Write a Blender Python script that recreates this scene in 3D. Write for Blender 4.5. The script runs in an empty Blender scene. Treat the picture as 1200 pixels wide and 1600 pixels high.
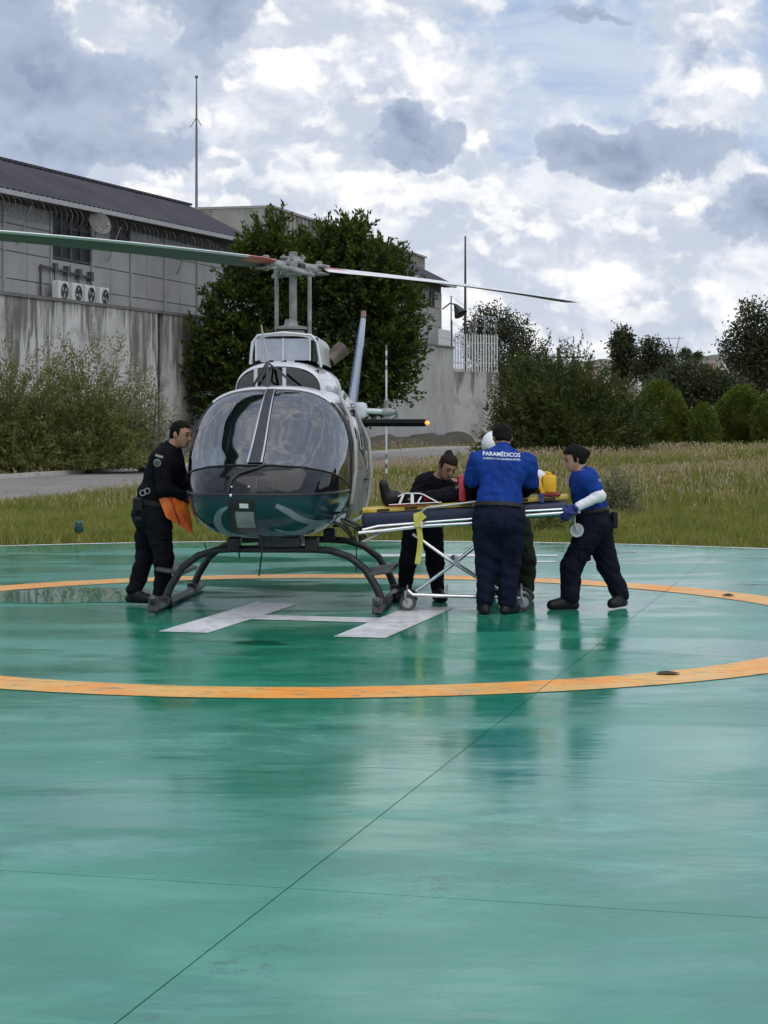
import bpy, bmesh, math, random
import numpy as np
from mathutils import Vector, Matrix
from mathutils.bvhtree import BVHTree

R = math.radians
random.seed(7)
rng = np.random.default_rng(11)
S = bpy.context.scene
COL = S.collection

# ------------------------------------------------------------------ camera
CAM_H = 1.71
FOC = 3100.0            # focal length in pixels of the 1200x1600 photograph
HOR = 645.0             # row of the horizon
cam_d = bpy.data.cameras.new('camera')
cam_d.sensor_fit = 'VERTICAL'
cam_d.sensor_height = 24.0
cam_d.sensor_width = 18.0
cam_d.lens = FOC / 1600.0 * 24.0
cam_d.shift_y = -(800.0 - HOR) / 1600.0
cam_d.clip_start = 0.1
cam_d.clip_end = 8000.0
cam = bpy.data.objects.new('camera', cam_d)
COL.objects.link(cam)
cam.location = (0, 0, CAM_H)
cam.rotation_euler = (R(90), 0, 0)
S.camera = cam

# ------------------------------------------------------------------ light
SUN_EL, SUN_AZ = 58.0, 150.0        # azimuth measured from +Y (view direction) towards +X
sun_d = bpy.data.lights.new('sun', 'SUN')
sun_d.energy = 1.2
sun_d.angle = R(80)
sun_d.color = (1.0, 0.95, 0.87)
sun = bpy.data.objects.new('sun', sun_d)
COL.objects.link(sun)
_sd = Vector((math.sin(R(SUN_AZ)) * math.cos(R(SUN_EL)), math.cos(R(SUN_AZ)) * math.cos(R(SUN_EL)), math.sin(R(SUN_EL))))
sun.rotation_euler = _sd.to_track_quat('Z', 'Y').to_euler()
sun.location = (0, 0, 60)

S.view_settings.view_transform = 'Standard'
S.view_settings.look = 'None'
S.view_settings.exposure = 0.5
S.view_settings.gamma = 1.0
S.view_settings.use_curve_mapping = False
S.cycles.max_bounces = 6
S.cycles.diffuse_bounces = 3
S.cycles.glossy_bounces = 4
S.cycles.use_adaptive_sampling = True
S.cycles.adaptive_threshold = 0.03
S.cycles.transparent_max_bounces = 12
S.cycles.use_denoising = True


class NT:
    """small helper round a node tree"""
    def __init__(s, tree):
        s.t = tree

    def n(s, typ, **kw):
        nd = s.t.nodes.new(typ)
        for k, v in kw.items():
            if k == 'inp':
                for a, b in v.items():
                    s.set(nd, a, b)
            else:
                setattr(nd, k, v)
        return nd

    def set(s, nd, a, b):
        sock = nd.inputs[a]
        if isinstance(b, bpy.types.NodeSocket):
            s.t.links.new(b, sock)
        else:
            sock.default_value = b

    def math(s, op, a, b=None, c=None, clamp=False):
        nd = s.n('ShaderNodeMath', operation=op, use_clamp=clamp)
        for i, v in enumerate((a, b, c)):
            if v is not None:
                s.set(nd, i, v)
        return nd.outputs[0]

    def mix(s, fac, a, b, blend='MIX'):
        nd = s.n('ShaderNodeMix', data_type='RGBA', blend_type=blend)
        s.set(nd, 0, fac)
        s.set(nd, 6, a)
        s.set(nd, 7, b)
        return nd.outputs[2]

    def ramp(s, fac, lo, hi, a=0.0, b=1.0, interp='SMOOTHSTEP'):
        nd = s.n('ShaderNodeMapRange', interpolation_type=interp, clamp=True)
        for i, v in enumerate((fac, lo, hi, a, b)):
            s.set(nd, i, v)
        return nd.outputs[0]

    def noise(s, vec, scale, detail=4, rough=0.55, dist=0.0, out=0):
        nd = s.n('ShaderNodeTexNoise')
        if vec is not None:
            s.set(nd, 'Vector', vec)
        s.set(nd, 'Scale', scale)
        s.set(nd, 'Detail', detail)
        s.set(nd, 'Roughness', rough)
        s.set(nd, 'Distortion', dist)
        return nd.outputs[out]

    def vmath(s, op, a, b=None):
        nd = s.n('ShaderNodeVectorMath', operation=op)
        s.set(nd, 0, a)
        if b is not None:
            s.set(nd, 1, b)
        return nd.outputs[0]

    def scalev(s, v, sc):
        return s.vmath('MULTIPLY', v, sc)


def c4(c):
    return (c[0], c[1], c[2], 1.0)


# ------------------------------------------------------------------ sky: NISHITA behind procedural cumulus
world = bpy.data.worlds.new('World')
S.world = world
world.use_nodes = True
wt = world.node_tree
wt.nodes.clear()
N = NT(wt)
gen = N.n('ShaderNodeTexCoord').outputs['Generated']
sky = N.n('ShaderNodeTexSky', sky_type='NISHITA', sun_disc=False)
sky.sun_elevation = R(SUN_EL)
sky.sun_rotation = R(SUN_AZ)
sky.air_density = 1.0
sky.dust_density = 1.5
sep = N.n('ShaderNodeSeparateXYZ', inp={0: gen})
dx, dy, dz = sep.outputs
az = N.math('ARCTAN2', dx, dy)
warp = N.noise(gen, 30.0, 7, 0.62, 0, 1)
wsep = N.n('ShaderNodeSeparateXYZ', inp={0: warp})
u = N.math('ADD', az, N.math('MULTIPLY', N.math('SUBTRACT', wsep.outputs[0], 0.5), 0.070))
v = N.math('ADD', dz, N.math('MULTIPLY', N.math('SUBTRACT', wsep.outputs[1], 0.5), 0.045))
uv = N.n('ShaderNodeCombineXYZ', inp={0: u, 1: v}).outputs[0]


def blobs(lst):
    tot = None
    for (px, py, rx, ry, amp) in lst:
        mp = N.n('ShaderNodeMapping', vector_type='TEXTURE')
        N.set(mp, 0, uv)
        mp.inputs['Location'].default_value = ((px - 600) / FOC, (HOR - py) / FOC, 0)
        mp.inputs['Scale'].default_value = (rx / FOC * 1.9, ry / FOC * 1.9, 1)
        g = N.n('ShaderNodeTexGradient', gradient_type='QUADRATIC_SPHERE')
        N.set(g, 0, mp.outputs[0])
        w = N.math('MULTIPLY', g.outputs['Fac'], amp)
        tot = w if tot is None else N.math('ADD', tot, w)
    return N.math('MINIMUM', tot, 1.0)


bright = blobs([(105, 62, 105, 48, 1.2), (270, 60, 40, 50, .6), (410, 150, 150, 120, 1.0), (560, 60, 150, 90, .8), (590, 120, 110, 90, .8), (540, 290, 260, 85, 1.0), (700, 190, 75, 90, .9),
                (830, 345, 90, 40, .7), (1090, 40, 95, 70, 1.2), (1050, 345, 170, 50, .75), (1150, 142, 90, 26, .8), (930, 430, 230, 60, .8),
                (50, 215, 100, 40, .9), (290, 290, 190, 75, 1.1), (640, 400, 140, 80, 1.1), (1175, 280, 50, 35, .9), (850, 500, 160, 60, 1.0), (760, 410, 80, 50, .8), (980, 540, 120, 40, .7), (240, 190, 110, 60, .7),
                (620, -60, 260, 80, .7), (740, 260, 70, 70, .6)])
dark = blobs([(80, 140, 200, 60, .9), (330, 40, 75, 90, .65), (20, 20, 90, 70, .5), (610, 190, 55, 32, .8), (640, 232, 55, 22, .75), (955, 248, 112, 40, 1.1), (1170, 335, 85, 50, .9),
              (1100, 100, 50, 50, .35), (200, 235, 170, 40, .6), (1130, 225, 110, 35, .35), (230, -80, 300, 100, .7), (920, 40, 130, 18, .5), (80, 235, 60, 16, .3)])
gs = N.scalev(gen, (1.0, 1.0, 1.25))
big = N.noise(gs, 6.5, 6, 0.55)
det = N.noise(gs, 24.0, 9, 0.60, 0.2)
wob = N.vmath('ADD', gs, N.scalev(N.noise(gs, 40.0, 5, 0.6, 0, 1), (0.022, 0.022, 0.022)))


def puffs(vec, scale):
    vo = N.n('ShaderNodeTexVoronoi', feature='F1', normalize=True)
    N.set(vo, 'Vector', vec)
    N.set(vo, 'Scale', scale)
    N.set(vo, 'Detail', 2.0)
    N.set(vo, 'Roughness', 0.55)
    return N.math('SUBTRACT', 1.0, vo.outputs['Distance'])


pf = puffs(wob, 21.0)
pf2 = puffs(N.vmath('ADD', wob, (0.0018, 0.0, 0.0060)), 21.0)
lit = N.ramp(N.math('SUBTRACT', pf, pf2), -0.05, 0.07)
wisp = N.noise(N.scalev(gen, (1.0, 1.0, 3.6)), 10.0, 8, 0.6, 0.5)
# pale stratus between blue and white
base = N.mix(N.ramp(wisp, 0.36, 0.62), c4((0.40, 0.51, 0.72)), c4((0.60, 0.67, 0.80)))
base = N.mix(N.ramp(dz, 0.0, 0.075, 0.5, 0.0, 'LINEAR'), base, c4((0.72, 0.79, 0.88)))
base = N.mix(0.12, base, N.scalev(sky.outputs[0], (0.1, 0.1, 0.1)))
# broad light cloud mass with lit billows
br = N.math('ADD', N.math('MULTIPLY', bright, 1.0), N.math('MULTIPLY', N.ramp(big, 0.36, 0.52, 1.0, 0.0), 0.55))
br = N.math('ADD', br, N.math('MULTIPLY', N.math('SUBTRACT', det, 0.5), 1.5))
br = N.math('ADD', br, N.math('MULTIPLY', N.math('SUBTRACT', pf, 0.62), 0.8))
brm = N.ramp(br, 0.10, 0.48)
body = N.mix(N.ramp(det, 0.40, 0.62), c4((0.56, 0.61, 0.71)), c4((0.84, 0.86, 0.90)))
c1 = N.mix(N.math('MULTIPLY', brm, 0.85), base, body)
hi = N.math('MULTIPLY', N.ramp(br, 0.30, 0.85), N.ramp(N.math('ADD', lit, N.math('MULTIPLY', N.math('SUBTRACT', det, 0.5), 2.4)), 0.15, 1.25))
c1 = N.mix(hi, c1, c4((0.99, 0.985, 0.98)))
# grey cloud bodies in front
dk = N.math('ADD', N.math('MULTIPLY', dark, 1.15), N.math('MULTIPLY', N.ramp(big, 0.56, 0.74), 0.30))
dk = N.math('ADD', dk, N.math('MULTIPLY', N.math('SUBTRACT', det, 0.5), 0.9))
dk = N.math('ADD', dk, N.math('MULTIPLY', N.math('SUBTRACT', pf, 0.62), 0.5))
dkm = N.ramp(dk, 0.22, 0.40)
dcol = N.mix(N.ramp(dk, 0.30, 1.05), c4((0.38, 0.45, 0.59)), c4((0.235, 0.30, 0.43)))
dcol = N.mix(N.math('MULTIPLY', lit, 0.30), dcol, c4((0.50, 0.57, 0.70)))
c2 = N.mix(N.math('MULTIPLY', dkm, 0.92), c1, dcol)
# below the horizon: dull ground colour
c3 = N.mix(N.ramp(dz, -0.02, 0.0), c4((0.10, 0.11, 0.09)), c2)
bg = N.n('ShaderNodeBackground', inp={'Color': N.scalev(c3, (7.7, 7.7, 7.7)), 'Strength': 0.1})
wo = N.n('ShaderNodeOutputWorld')
wt.links.new(bg.outputs[0], wo.inputs[0])
world.cycles.sampling_method = 'MANUAL'
world.cycles.sample_map_resolution = 1024

# ------------------------------------------------------------------ materials
MATS = {}


def mat(name, col, rough=0.6, metal=0.0, var=0.12, vscale=6.0, bump=0.0, bscale=40.0, spec=0.5, col2=None, coat=0.0, sheen=0.0, trans=0.0, rvar=0.0, stretch=(1, 1, 1), detail=5, emis=None):
    if name in MATS:
        return MATS[name]
    m = bpy.data.materials.new(name)
    m.use_nodes = True
    t = m.node_tree
    t.nodes.clear()
    n = NT(t)
    co = n.n('ShaderNodeTexCoord').outputs['Object']
    if stretch != (1, 1, 1):
        co = n.scalev(co, stretch)
    p = n.n('ShaderNodeBsdfPrincipled')
    nz = n.noise(co, vscale, detail, 0.6)
    if col2 is None:
        a = tuple(max(0, x * (1 - var)) for x in col)
        b = tuple(min(1, x * (1 + var)) for x in col)
    else:
        a, b = col, col2
    n.set(p, 'Base Color', n.mix(n.ramp(nz, 0.32, 0.68), c4(a), c4(b)))
    n.set(p, 'Metallic', metal)
    n.set(p, 'Specular IOR Level', spec)
    if rvar:
        n.set(p, 'Roughness', n.ramp(n.noise(co, vscale * 1.7, 5, 0.6), 0.3, 0.7, max(0.02, rough - rvar), min(1, rough + rvar)))
    else:
        n.set(p, 'Roughness', rough)
    if coat:
        n.set(p, 'Coat Weight', coat)
        n.set(p, 'Coat Roughness', 0.05)
    if sheen:
        n.set(p, 'Sheen Weight', sheen)
    if trans:
        n.set(p, 'Transmission Weight', trans)
    if emis:
        n.set(p, 'Emission Color', c4(emis[:3]))
        n.set(p, 'Emission Strength', emis[3])
    if bump:
        b_ = n.n('ShaderNodeBump', inp={'Strength': 1.0, 'Distance': bump, 'Height': n.noise(co, bscale, 6, 0.6)})
        n.set(p, 'Normal', b_.outputs[0])
    o = n.n('ShaderNodeOutputMaterial')
    t.links.new(p.outputs[0], o.inputs[0])
    MATS[name] = m
    return m


def leaf_mat(name, a, b, c, vscale=0.9, transl=0.35, rough=0.55):
    if name in MATS:
        return MATS[name]
    m = bpy.data.materials.new(name)
    m.use_nodes = True
    t = m.node_tree
    t.nodes.clear()
    n = NT(t)
    co = n.n('ShaderNodeTexCoord').outputs['Object']
    k1 = n.ramp(n.noise(co, vscale, 3, 0.6), 0.35, 0.65)
    k2 = n.ramp(n.noise(co, vscale * 3.4, 5, 0.65), 0.46, 0.72)
    col = n.mix(k2, n.mix(k1, c4(a), c4(b)), c4(c))
    p = n.n('ShaderNodeBsdfPrincipled', inp={'Base Color': col, 'Roughness': rough, 'Specular IOR Level': 0.3})
    tr = n.n('ShaderNodeBsdfTranslucent', inp={'Color': n.mix(0.4, col, c4((0.16, 0.20, 0.02)))})
    mx = n.n('ShaderNodeMixShader', inp={0: transl})
    t.links.new(p.outputs[0], mx.inputs[1])
    t.links.new(tr.outputs[0], mx.inputs[2])
    o = n.n('ShaderNodeOutputMaterial')
    t.links.new(mx.outputs[0], o.inputs[0])
    MATS[name] = m
    return m


def glass_mat(name, tint, ior=1.7, rough=0.015):
    if name in MATS:
        return MATS[name]
    m = bpy.data.materials.new(name)
    m.use_nodes = True
    t = m.node_tree
    t.nodes.clear()
    n = NT(t)
    tr = n.n('ShaderNodeBsdfTransparent', inp={'Color': c4(tint)})
    gl = n.n('ShaderNodeBsdfGlossy', inp={'Color': (1, 1, 1, 1), 'Roughness': rough})
    fr = n.n('ShaderNodeFresnel', inp={'IOR': ior})
    mx = n.n('ShaderNodeMixShader', inp={0: fr.outputs[0]})
    t.links.new(tr.outputs[0], mx.inputs[1])
    t.links.new(gl.outputs[0], mx.inputs[2])
    o = n.n('ShaderNodeOutputMaterial')
    t.links.new(mx.outputs[0], o.inputs[0])
    MATS[name] = m
    return m


# ------------------------------------------------------------------ object helpers
def link_mesh(name, me, m=None, parent=None, smooth=False):
    o = bpy.data.objects.new(name, me)
    COL.objects.link(o)
    if m is not None:
        if isinstance(m, (list, tuple)):
            for x in m:
                me.materials.append(x)
        elif not me.materials:
            me.materials.append(m)
    if parent is not None:
        o.parent = parent
    if smooth:
        me.polygons.foreach_set('use_smooth', [True] * len(me.polygons))
    return o


def mk(name, V, F, m=None, parent=None, smooth=False):
    me = bpy.data.meshes.new(name)
    me.from_pydata([tuple(v) for v in V], [], [tuple(f) for f in F])
    me.update()
    return link_mesh(name, me, m, parent, smooth)


def quads(name, V, m, parent=None, smooth=False):
    """V: (N,4,3) array of separate quads"""
    V = np.asarray(V, dtype=np.float32)
    n = V.shape[0]
    me = bpy.data.meshes.new(name)
    me.vertices.add(n * 4)
    me.vertices.foreach_set('co', V.reshape(-1))
    me.loops.add(n * 4)
    me.loops.foreach_set('vertex_index', np.arange(n * 4, dtype=np.int32))
    me.polygons.add(n)
    me.polygons.foreach_set('loop_start', np.arange(0, n * 4, 4, dtype=np.int32))
    me.update(calc_edges=True)
    me.validate()
    return link_mesh(name, me, m, parent, smooth)


def npmesh(name, V, F, m, parent=None, smooth=True):
    """V (n,3), F (k,4)"""
    me = bpy.data.meshes.new(name)
    me.vertices.add(len(V))
    me.vertices.foreach_set('co', np.asarray(V, np.float32).reshape(-1))
    k = len(F)
    me.loops.add(k * 4)
    me.loops.foreach_set('vertex_index', np.asarray(F, np.int32).reshape(-1))
    me.polygons.add(k)
    me.polygons.foreach_set('loop_start', np.arange(0, k * 4, 4, dtype=np.int32))
    me.update(calc_edges=True)
    return link_mesh(name, me, m, parent, smooth)


def empty(name, loc, rz=0.0, parent=None):
    o = bpy.data.objects.new(name, None)
    o.empty_display_size = 0.2
    COL.objects.link(o)
    o.location = loc
    o.rotation_euler = (0, 0, rz)
    if parent is not None:
        o.parent = parent
    return o


def tag(o, label=None, cat=None, group=None, kind=None):
    if label:
        o['label'] = label
    if cat:
        o['category'] = cat
    if group:
        o['group'] = group
    if kind:
        o['kind'] = kind
    return o


class MB:
    """collects shapes for one mesh"""
    def __init__(s):
        s.V = []
        s.F = []

    def add(s, V, F):
        k = len(s.V)
        s.V += [tuple(v) for v in V]
        s.F += [tuple(i + k for i in f) for f in F]
        return s

    def box(s, c, d, rz=0.0, M=None):
        hx, hy, hz = d[0] / 2, d[1] / 2, d[2] / 2
        ca, sa = math.cos(rz), math.sin(rz)
        V = []
        for z in (-hz, hz):
            for (x, y) in ((-hx, -hy), (hx, -hy), (hx, hy), (-hx, hy)):
                if M is not None:
                    w = M @ Vector((x, y, z))
                    V.append((c[0] + w[0], c[1] + w[1], c[2] + w[2]))
                else:
                    V.append((c[0] + x * ca - y * sa, c[1] + x * sa + y * ca, c[2] + z))
        return s.add(V, [(3, 2, 1, 0), (4, 5, 6, 7), (0, 1, 5, 4), (1, 2, 6, 5), (2, 3, 7, 6), (3, 0, 4, 7)])

    def bbox(s, c, d, b=0.01, M=None):
        """box with chamfered edges"""
        bm = bmesh.new()
        bmesh.ops.create_cube(bm, size=1.0)
        for v in bm.verts:
            v.co = Vector((v.co.x * d[0], v.co.y * d[1], v.co.z * d[2]))
        bmesh.ops.bevel(bm, geom=bm.edges[:], offset=b, segments=2, affect='EDGES', profile=0.5)
        bm.verts.ensure_lookup_table()
        V = []
        for v in bm.verts:
            w = (M @ v.co) if M is not None else v.co
            V.append((w[0] + c[0], w[1] + c[1], w[2] + c[2]))
        F = [[v.index for v in f.verts] for f in bm.faces]
        bm.free()
        return s.add(V, F)

    def tube(s, P, r, n=8, caps=True, flat=None):
        """sweep along points P; r number or list; flat=(a,b) elliptical scale"""
        P = [Vector(p) for p in P]
        rr = r if isinstance(r, (list, tuple)) else [r] * len(P)
        V = []
        F = []
        up = Vector((0, 0, 1))
        prev = None
        for i, p in enumerate(P):
            d = (P[min(i + 1, len(P) - 1)] - P[max(i - 1, 0)])
            d.normalize()
            if prev is None:
                a = up if abs(d.dot(up)) < 0.95 else Vector((1, 0, 0))
                x = d.cross(a).normalized()
            else:
                x = (prev - d * prev.dot(d))
                x = x.normalized() if x.length > 1e-6 else d.orthogonal().normalized()
            prev = x
            y = d.cross(x)
            fa, fb = flat if flat else (1, 1)
            for k in range(n):
                t = 2 * math.pi * k / n
                V.append(p + x * (math.cos(t) * rr[i] * fa) + y * (math.sin(t) * rr[i] * fb))
        for i in range(len(P) - 1):
            for k in range(n):
                F.append((i * n + k, i * n + (k + 1) % n, (i + 1) * n + (k + 1) % n, (i + 1) * n + k))
        if caps:
            F.append(tuple(range(n - 1, -1, -1)))
            F.append(tuple((len(P) - 1) * n + k for k in range(n)))
        return s.add(V, F)

    def lathe(s, prof, c, axis='z', n=16, close=True):
        """prof list of (r,h)"""
        V = []
        F = []
        for (r, h) in prof:
            for k in range(n):
                t = 2 * math.pi * k / n
                a, b = r * math.cos(t), r * math.sin(t)
                if axis == 'z':
                    p = (a, b, h)
                elif axis == 'y':
                    p = (a, h, b)
                else:
                    p = (h, a, b)
                V.append((c[0] + p[0], c[1] + p[1], c[2] + p[2]))
        for i in range(len(prof) - 1):
            for k in range(n):
                F.append((i * n + k, i * n + (k + 1) % n, (i + 1) * n + (k + 1) % n, (i + 1) * n + k))
        if close:
            F.append(tuple(range(n - 1, -1, -1)))
            F.append(tuple((len(prof) - 1) * n + k for k in range(n)))
        return s.add(V, F)

    def prism(s, pts, h0, h1, M=None):
        """polygon pts (x,y) extruded in z from h0 to h1"""
        n = len(pts)
        V = [(p[0], p[1], h0) for p in pts] + [(p[0], p[1], h1) for p in pts]
        if M is not None:
            V = [tuple(M @ Vector(v)) for v in V]
        F = [tuple(range(n - 1, -1, -1)), tuple(range(n, 2 * n))]
        for k in range(n):
            F.append((k, (k + 1) % n, n + (k + 1) % n, n + k))
        return s.add(V, F)

    def sphere(s, c, r, n=12, m=8, sc=(1, 1, 1)):
        V = []
        F = []
        for i in range(m + 1):
            ph = math.pi * i / m
            for k in range(n):
                t = 2 * math.pi * k / n
                V.append((c[0] + sc[0] * r * math.sin(ph) * math.cos(t), c[1] + sc[1] * r * math.sin(ph) * math.sin(t), c[2] + sc[2] * r * math.cos(ph)))
        for i in range(m):
            for k in range(n):
                F.append((i * n + k, i * n + (k + 1) % n, (i + 1) * n + (k + 1) % n, (i + 1) * n + k))
        return s.add(V, F)

    def build(s, name, m, parent=None, smooth=False, angle=None):
        o = mk(name, s.V, s.F, m, parent, False)
        bm = bmesh.new()
        bm.from_mesh(o.data)
        bmesh.ops.remove_doubles(bm, verts=bm.verts, dist=1e-6)
        bmesh.ops.recalc_face_normals(bm, faces=bm.faces)
        bm.to_mesh(o.data)
        bm.free()
        if smooth:
            o.data.polygons.foreach_set('use_smooth', [True] * len(o.data.polygons))
            o.data.set_sharp_from_angle(angle=R(angle if angle else 40))
        return o


def pt(px, py, Y):
    """world point seen at a pixel of the photograph, at distance Y"""
    return Vector(((px - 600.0) * Y / FOC, Y, CAM_H - (py - HOR) * Y / FOC))


def gy(py):
    return FOC * CAM_H / (py - HOR)


def gp(px, py):
    p = pt(px, py, gy(py))
    return Vector((p.x, p.y, 0.0))

# ------------------------------------------------------------------ setting: ground, pad, road
GANG = R(14.4)                                   # the pad, the wall and the buildings share this direction
D = Vector((math.sin(GANG), math.cos(GANG), 0))  # along the wall, away from the camera
NRM = Vector((math.cos(GANG), -math.sin(GANG), 0))
C0 = Vector((-0.51, 16.43, 0))                   # centre of the landing circle


def ground_mat():
    m = bpy.data.materials.new('meadow soil')
    m.use_nodes = True
    t = m.node_tree
    t.nodes.clear()
    n = NT(t)
    co = n.n('ShaderNodeTexCoord').outputs['Object']
    k1 = n.ramp(n.noise(co, 0.12, 5, 0.6), 0.4, 0.62)
    k2 = n.ramp(n.noise(co, 1.7, 6, 0.7), 0.35, 0.7)
    col = n.mix(k1, c4((0.105, 0.115, 0.028)), c4((0.17, 0.145, 0.065)))
    col = n.mix(k2, col, c4((0.085, 0.085, 0.030)))
    p = n.n('ShaderNodeBsdfPrincipled', inp={'Base Color': col, 'Roughness': 0.95, 'Specular IOR Level': 0.1})
    b = n.n('ShaderNodeBump', inp={'Strength': 1.0, 'Distance': 0.05, 'Height': n.noise(co, 6.0, 6, 0.7)})
    n.set(p, 'Normal', b.outputs[0])
    o = n.n('ShaderNodeOutputMaterial')
    t.links.new(p.outputs[0], o.inputs[0])
    return m


def pad_mat():
    m = bpy.data.materials.new('wet green pad paint')
    m.use_nodes = True
    t = m.node_tree
    t.nodes.clear()
    n = NT(t)
    co = n.n('ShaderNodeTexCoord').outputs['Object']
    st = n.scalev(co, (0.45, 1.0, 1.0))
    k1 = n.ramp(n.noise(co, 0.55, 6, 0.62), 0.35, 0.66)
    k2 = n.math('MULTIPLY', n.ramp(n.noise(st, 2.6, 9, 0.72, 0.5), 0.44, 0.66), n.ramp(n.noise(co, 0.35, 3, 0.5), 0.36, 0.60, 0.25, 1.0))
    k3 = n.math('MULTIPLY', n.ramp(n.noise(co, 40.0, 3, 0.7), 0.66, 0.70), n.ramp(n.noise(co, 1.6, 4, 0.6), 0.50, 0.62))
    col = n.mix(k1, c4((0.005, 0.180, 0.104)), c4((0.016, 0.245, 0.145)))
    col = n.mix(n.math('MULTIPLY', k2, 0.72), col, c4((0.085, 0.350, 0.240)))
    blot = n.math('MULTIPLY', n.ramp(n.noise(co, 1.1, 9, 0.72, 0.4), 0.56, 0.64), n.ramp(n.noise(co, 11.0, 6, 0.75), 0.46, 0.56))
    col = n.mix(n.math('MULTIPLY', blot, 0.6), col, c4((0.012, 0.085, 0.062)))
    col = n.mix(n.math('MULTIPLY', k3, 0.8), col, c4((0.02, 0.07, 0.05)))
    wet = n.ramp(n.noise(st, 0.8, 8, 0.66, 0.5), 0.44, 0.56)
    rgh = n.ramp(wet, 0, 1, 0.19, 0.05, 'LINEAR')
    rgh = n.math('ADD', rgh, n.math('MULTIPLY', n.noise(st, 5.0, 6, 0.7), 0.13))
    p = n.n('ShaderNodeBsdfPrincipled', inp={'Base Color': col, 'Roughness': rgh, 'IOR': 1.5, 'Specular IOR Level': 0.68})
    h = n.math('ADD', n.math('MULTIPLY', n.noise(st, 1.4, 4, 0.5), 1.0), n.math('MULTIPLY', n.noise(co, 60.0, 4, 0.6), 0.035))
    b = n.n('ShaderNodeBump', inp={'Strength': 1.0, 'Distance': 0.010, 'Height': h})
    n.set(p, 'Normal', b.outputs[0])
    o = n.n('ShaderNodeOutputMaterial')
    t.links.new(p.outputs[0], o.inputs[0])
    return m


def paint_mat(name, a, b, rough=0.25):
    m = bpy.data.materials.new(name)
    m.use_nodes = True
    t = m.node_tree
    t.nodes.clear()
    n = NT(t)
    co = n.n('ShaderNodeTexCoord').outputs['Object']
    k = n.ramp(n.noise(co, 1.6, 9, 0.74), 0.40, 0.60)
    col = n.mix(k, c4(a), c4(b))
    w = n.ramp(n.noise(n.scalev(co, (1, 2.4, 1)), 5.0, 9, 0.80), 0.53, 0.60)
    col = n.mix(n.math('MULTIPLY', w, 0.8), col, c4((0.04, 0.19, 0.13)))
    p = n.n('ShaderNodeBsdfPrincipled', inp={'Base Color': col, 'Roughness': n.ramp(n.noise(co, 2.0, 5, 0.6), 0.3, 0.7, rough - 0.07, rough + 0.12), 'Specular IOR Level': 0.55})
    bb = n.n('ShaderNodeBump', inp={'Strength': 1.0, 'Distance': 0.006, 'Height': n.noise(co, 2.0, 5, 0.6)})
    n.set(p, 'Normal', bb.outputs[0])
    o = n.n('ShaderNodeOutputMaterial')
    t.links.new(p.outputs[0], o.inputs[0])
    return m


ground = mk('ground', [(-900, -60, -0.06), (900, -60, -0.06), (2500, 4500, -0.06), (-2500, 4500, -0.06)], [(0, 1, 2, 3)], ground_mat())
tag(ground, 'flat olive meadow soil around the green landing pad', kind='structure')

PAD_R = 10.1
outline = []
for k in range(65):
    a = math.pi * k / 64
    outline.append((C0.x + PAD_R * math.cos(a), C0.y + PAD_R * math.sin(a)))
outline += [(C0.x - PAD_R, -9.0), (C0.x + PAD_R, -9.0)]
b_ = MB()
b_.prism(outline, -0.14, -0.022)
helipad = b_.build('helipad', mat('pad concrete', (0.03, 0.09, 0.07), 0.9))
tag(helipad, 'wet green painted landing pad with an orange ring and a white letter', kind='structure')
JOINTS = [(NRM, 2.47), (NRM, -2.49), (NRM, 7.43), (NRM, -7.45)] + [(D, -6.54 + 2.42 * k) for k in range(-8, 7)]


def cut_joints(bm, gap=0.0026):
    for (nn, off) in JOINTS:
        for sgn in (-1, 1):
            bmesh.ops.bisect_plane(bm, geom=bm.verts[:] + bm.edges[:] + bm.faces[:], dist=1e-5, plane_co=C0 + nn * (off + sgn * gap), plane_no=nn)
        kill = [f for f in bm.faces if abs((f.calc_center_median() - C0).dot(nn) - off) < gap * 0.9]
        bmesh.ops.delete(bm, geom=kill, context='FACES')


bm = bmesh.new()
bm.faces.new([bm.verts.new((x, y, 0.0)) for (x, y) in outline])
cut_joints(bm)
PADM = pad_mat()
for f in list(bm.faces):
    vs = [v.co.copy() for v in f.verts]
    n_ = len(vs)
    V = [tuple(v) for v in vs] + [(v.x, v.y, -0.02) for v in vs]
    F = [tuple(range(n_))] + [((k + 1) % n_, k, n_ + k, n_ + (k + 1) % n_) for k in range(n_)]
    mk('slab', V, F, PADM, helipad)
bm.free()


def sheet(name, polys, z, m, parent, cut=True):
    bm = bmesh.new()
    for p in polys:
        bm.faces.new([bm.verts.new((x, y, z)) for (x, y) in p])
    if cut:
        cut_joints(bm)
    me = bpy.data.meshes.new(name)
    bmesh.ops.recalc_face_normals(bm, faces=bm.faces)
    for f in bm.faces:
        if f.normal.z < 0:
            f.normal_flip()
    bm.to_mesh(me)
    bm.free()
    return link_mesh(name, me, m, parent)


def arc_quads(r0, r1, n=160, a0=0.0, a1=2 * math.pi):
    out = []
    for k in range(n):
        a, b = a0 + (a1 - a0) * k / n, a0 + (a1 - a0) * (k + 1) / n
        w0, w1 = 0.012 * math.sin(7 * a + 1), 0.012 * math.sin(7 * b + 1)
        out.append([(C0.x + (r0 + w0) * math.cos(a), C0.y + (r0 + w0) * math.sin(a)), (C0.x + (r1 + w0) * math.cos(a), C0.y + (r1 + w0) * math.sin(a)),
                    (C0.x + (r1 + w1) * math.cos(b), C0.y + (r1 + w1) * math.sin(b)), (C0.x + (r0 + w1) * math.cos(b), C0.y + (r0 + w1) * math.sin(b))])
    return out


ORANGE = paint_mat('orange pad paint', (0.86, 0.30, 0.006), (0.74, 0.42, 0.10), 0.40)
WHITE = paint_mat('white pad paint', (0.74, 0.72, 0.74), (0.60, 0.60, 0.62), 0.3)
sheet('ring_marking', arc_quads(4.08, 4.56), 0.004, ORANGE, helipad)


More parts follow.
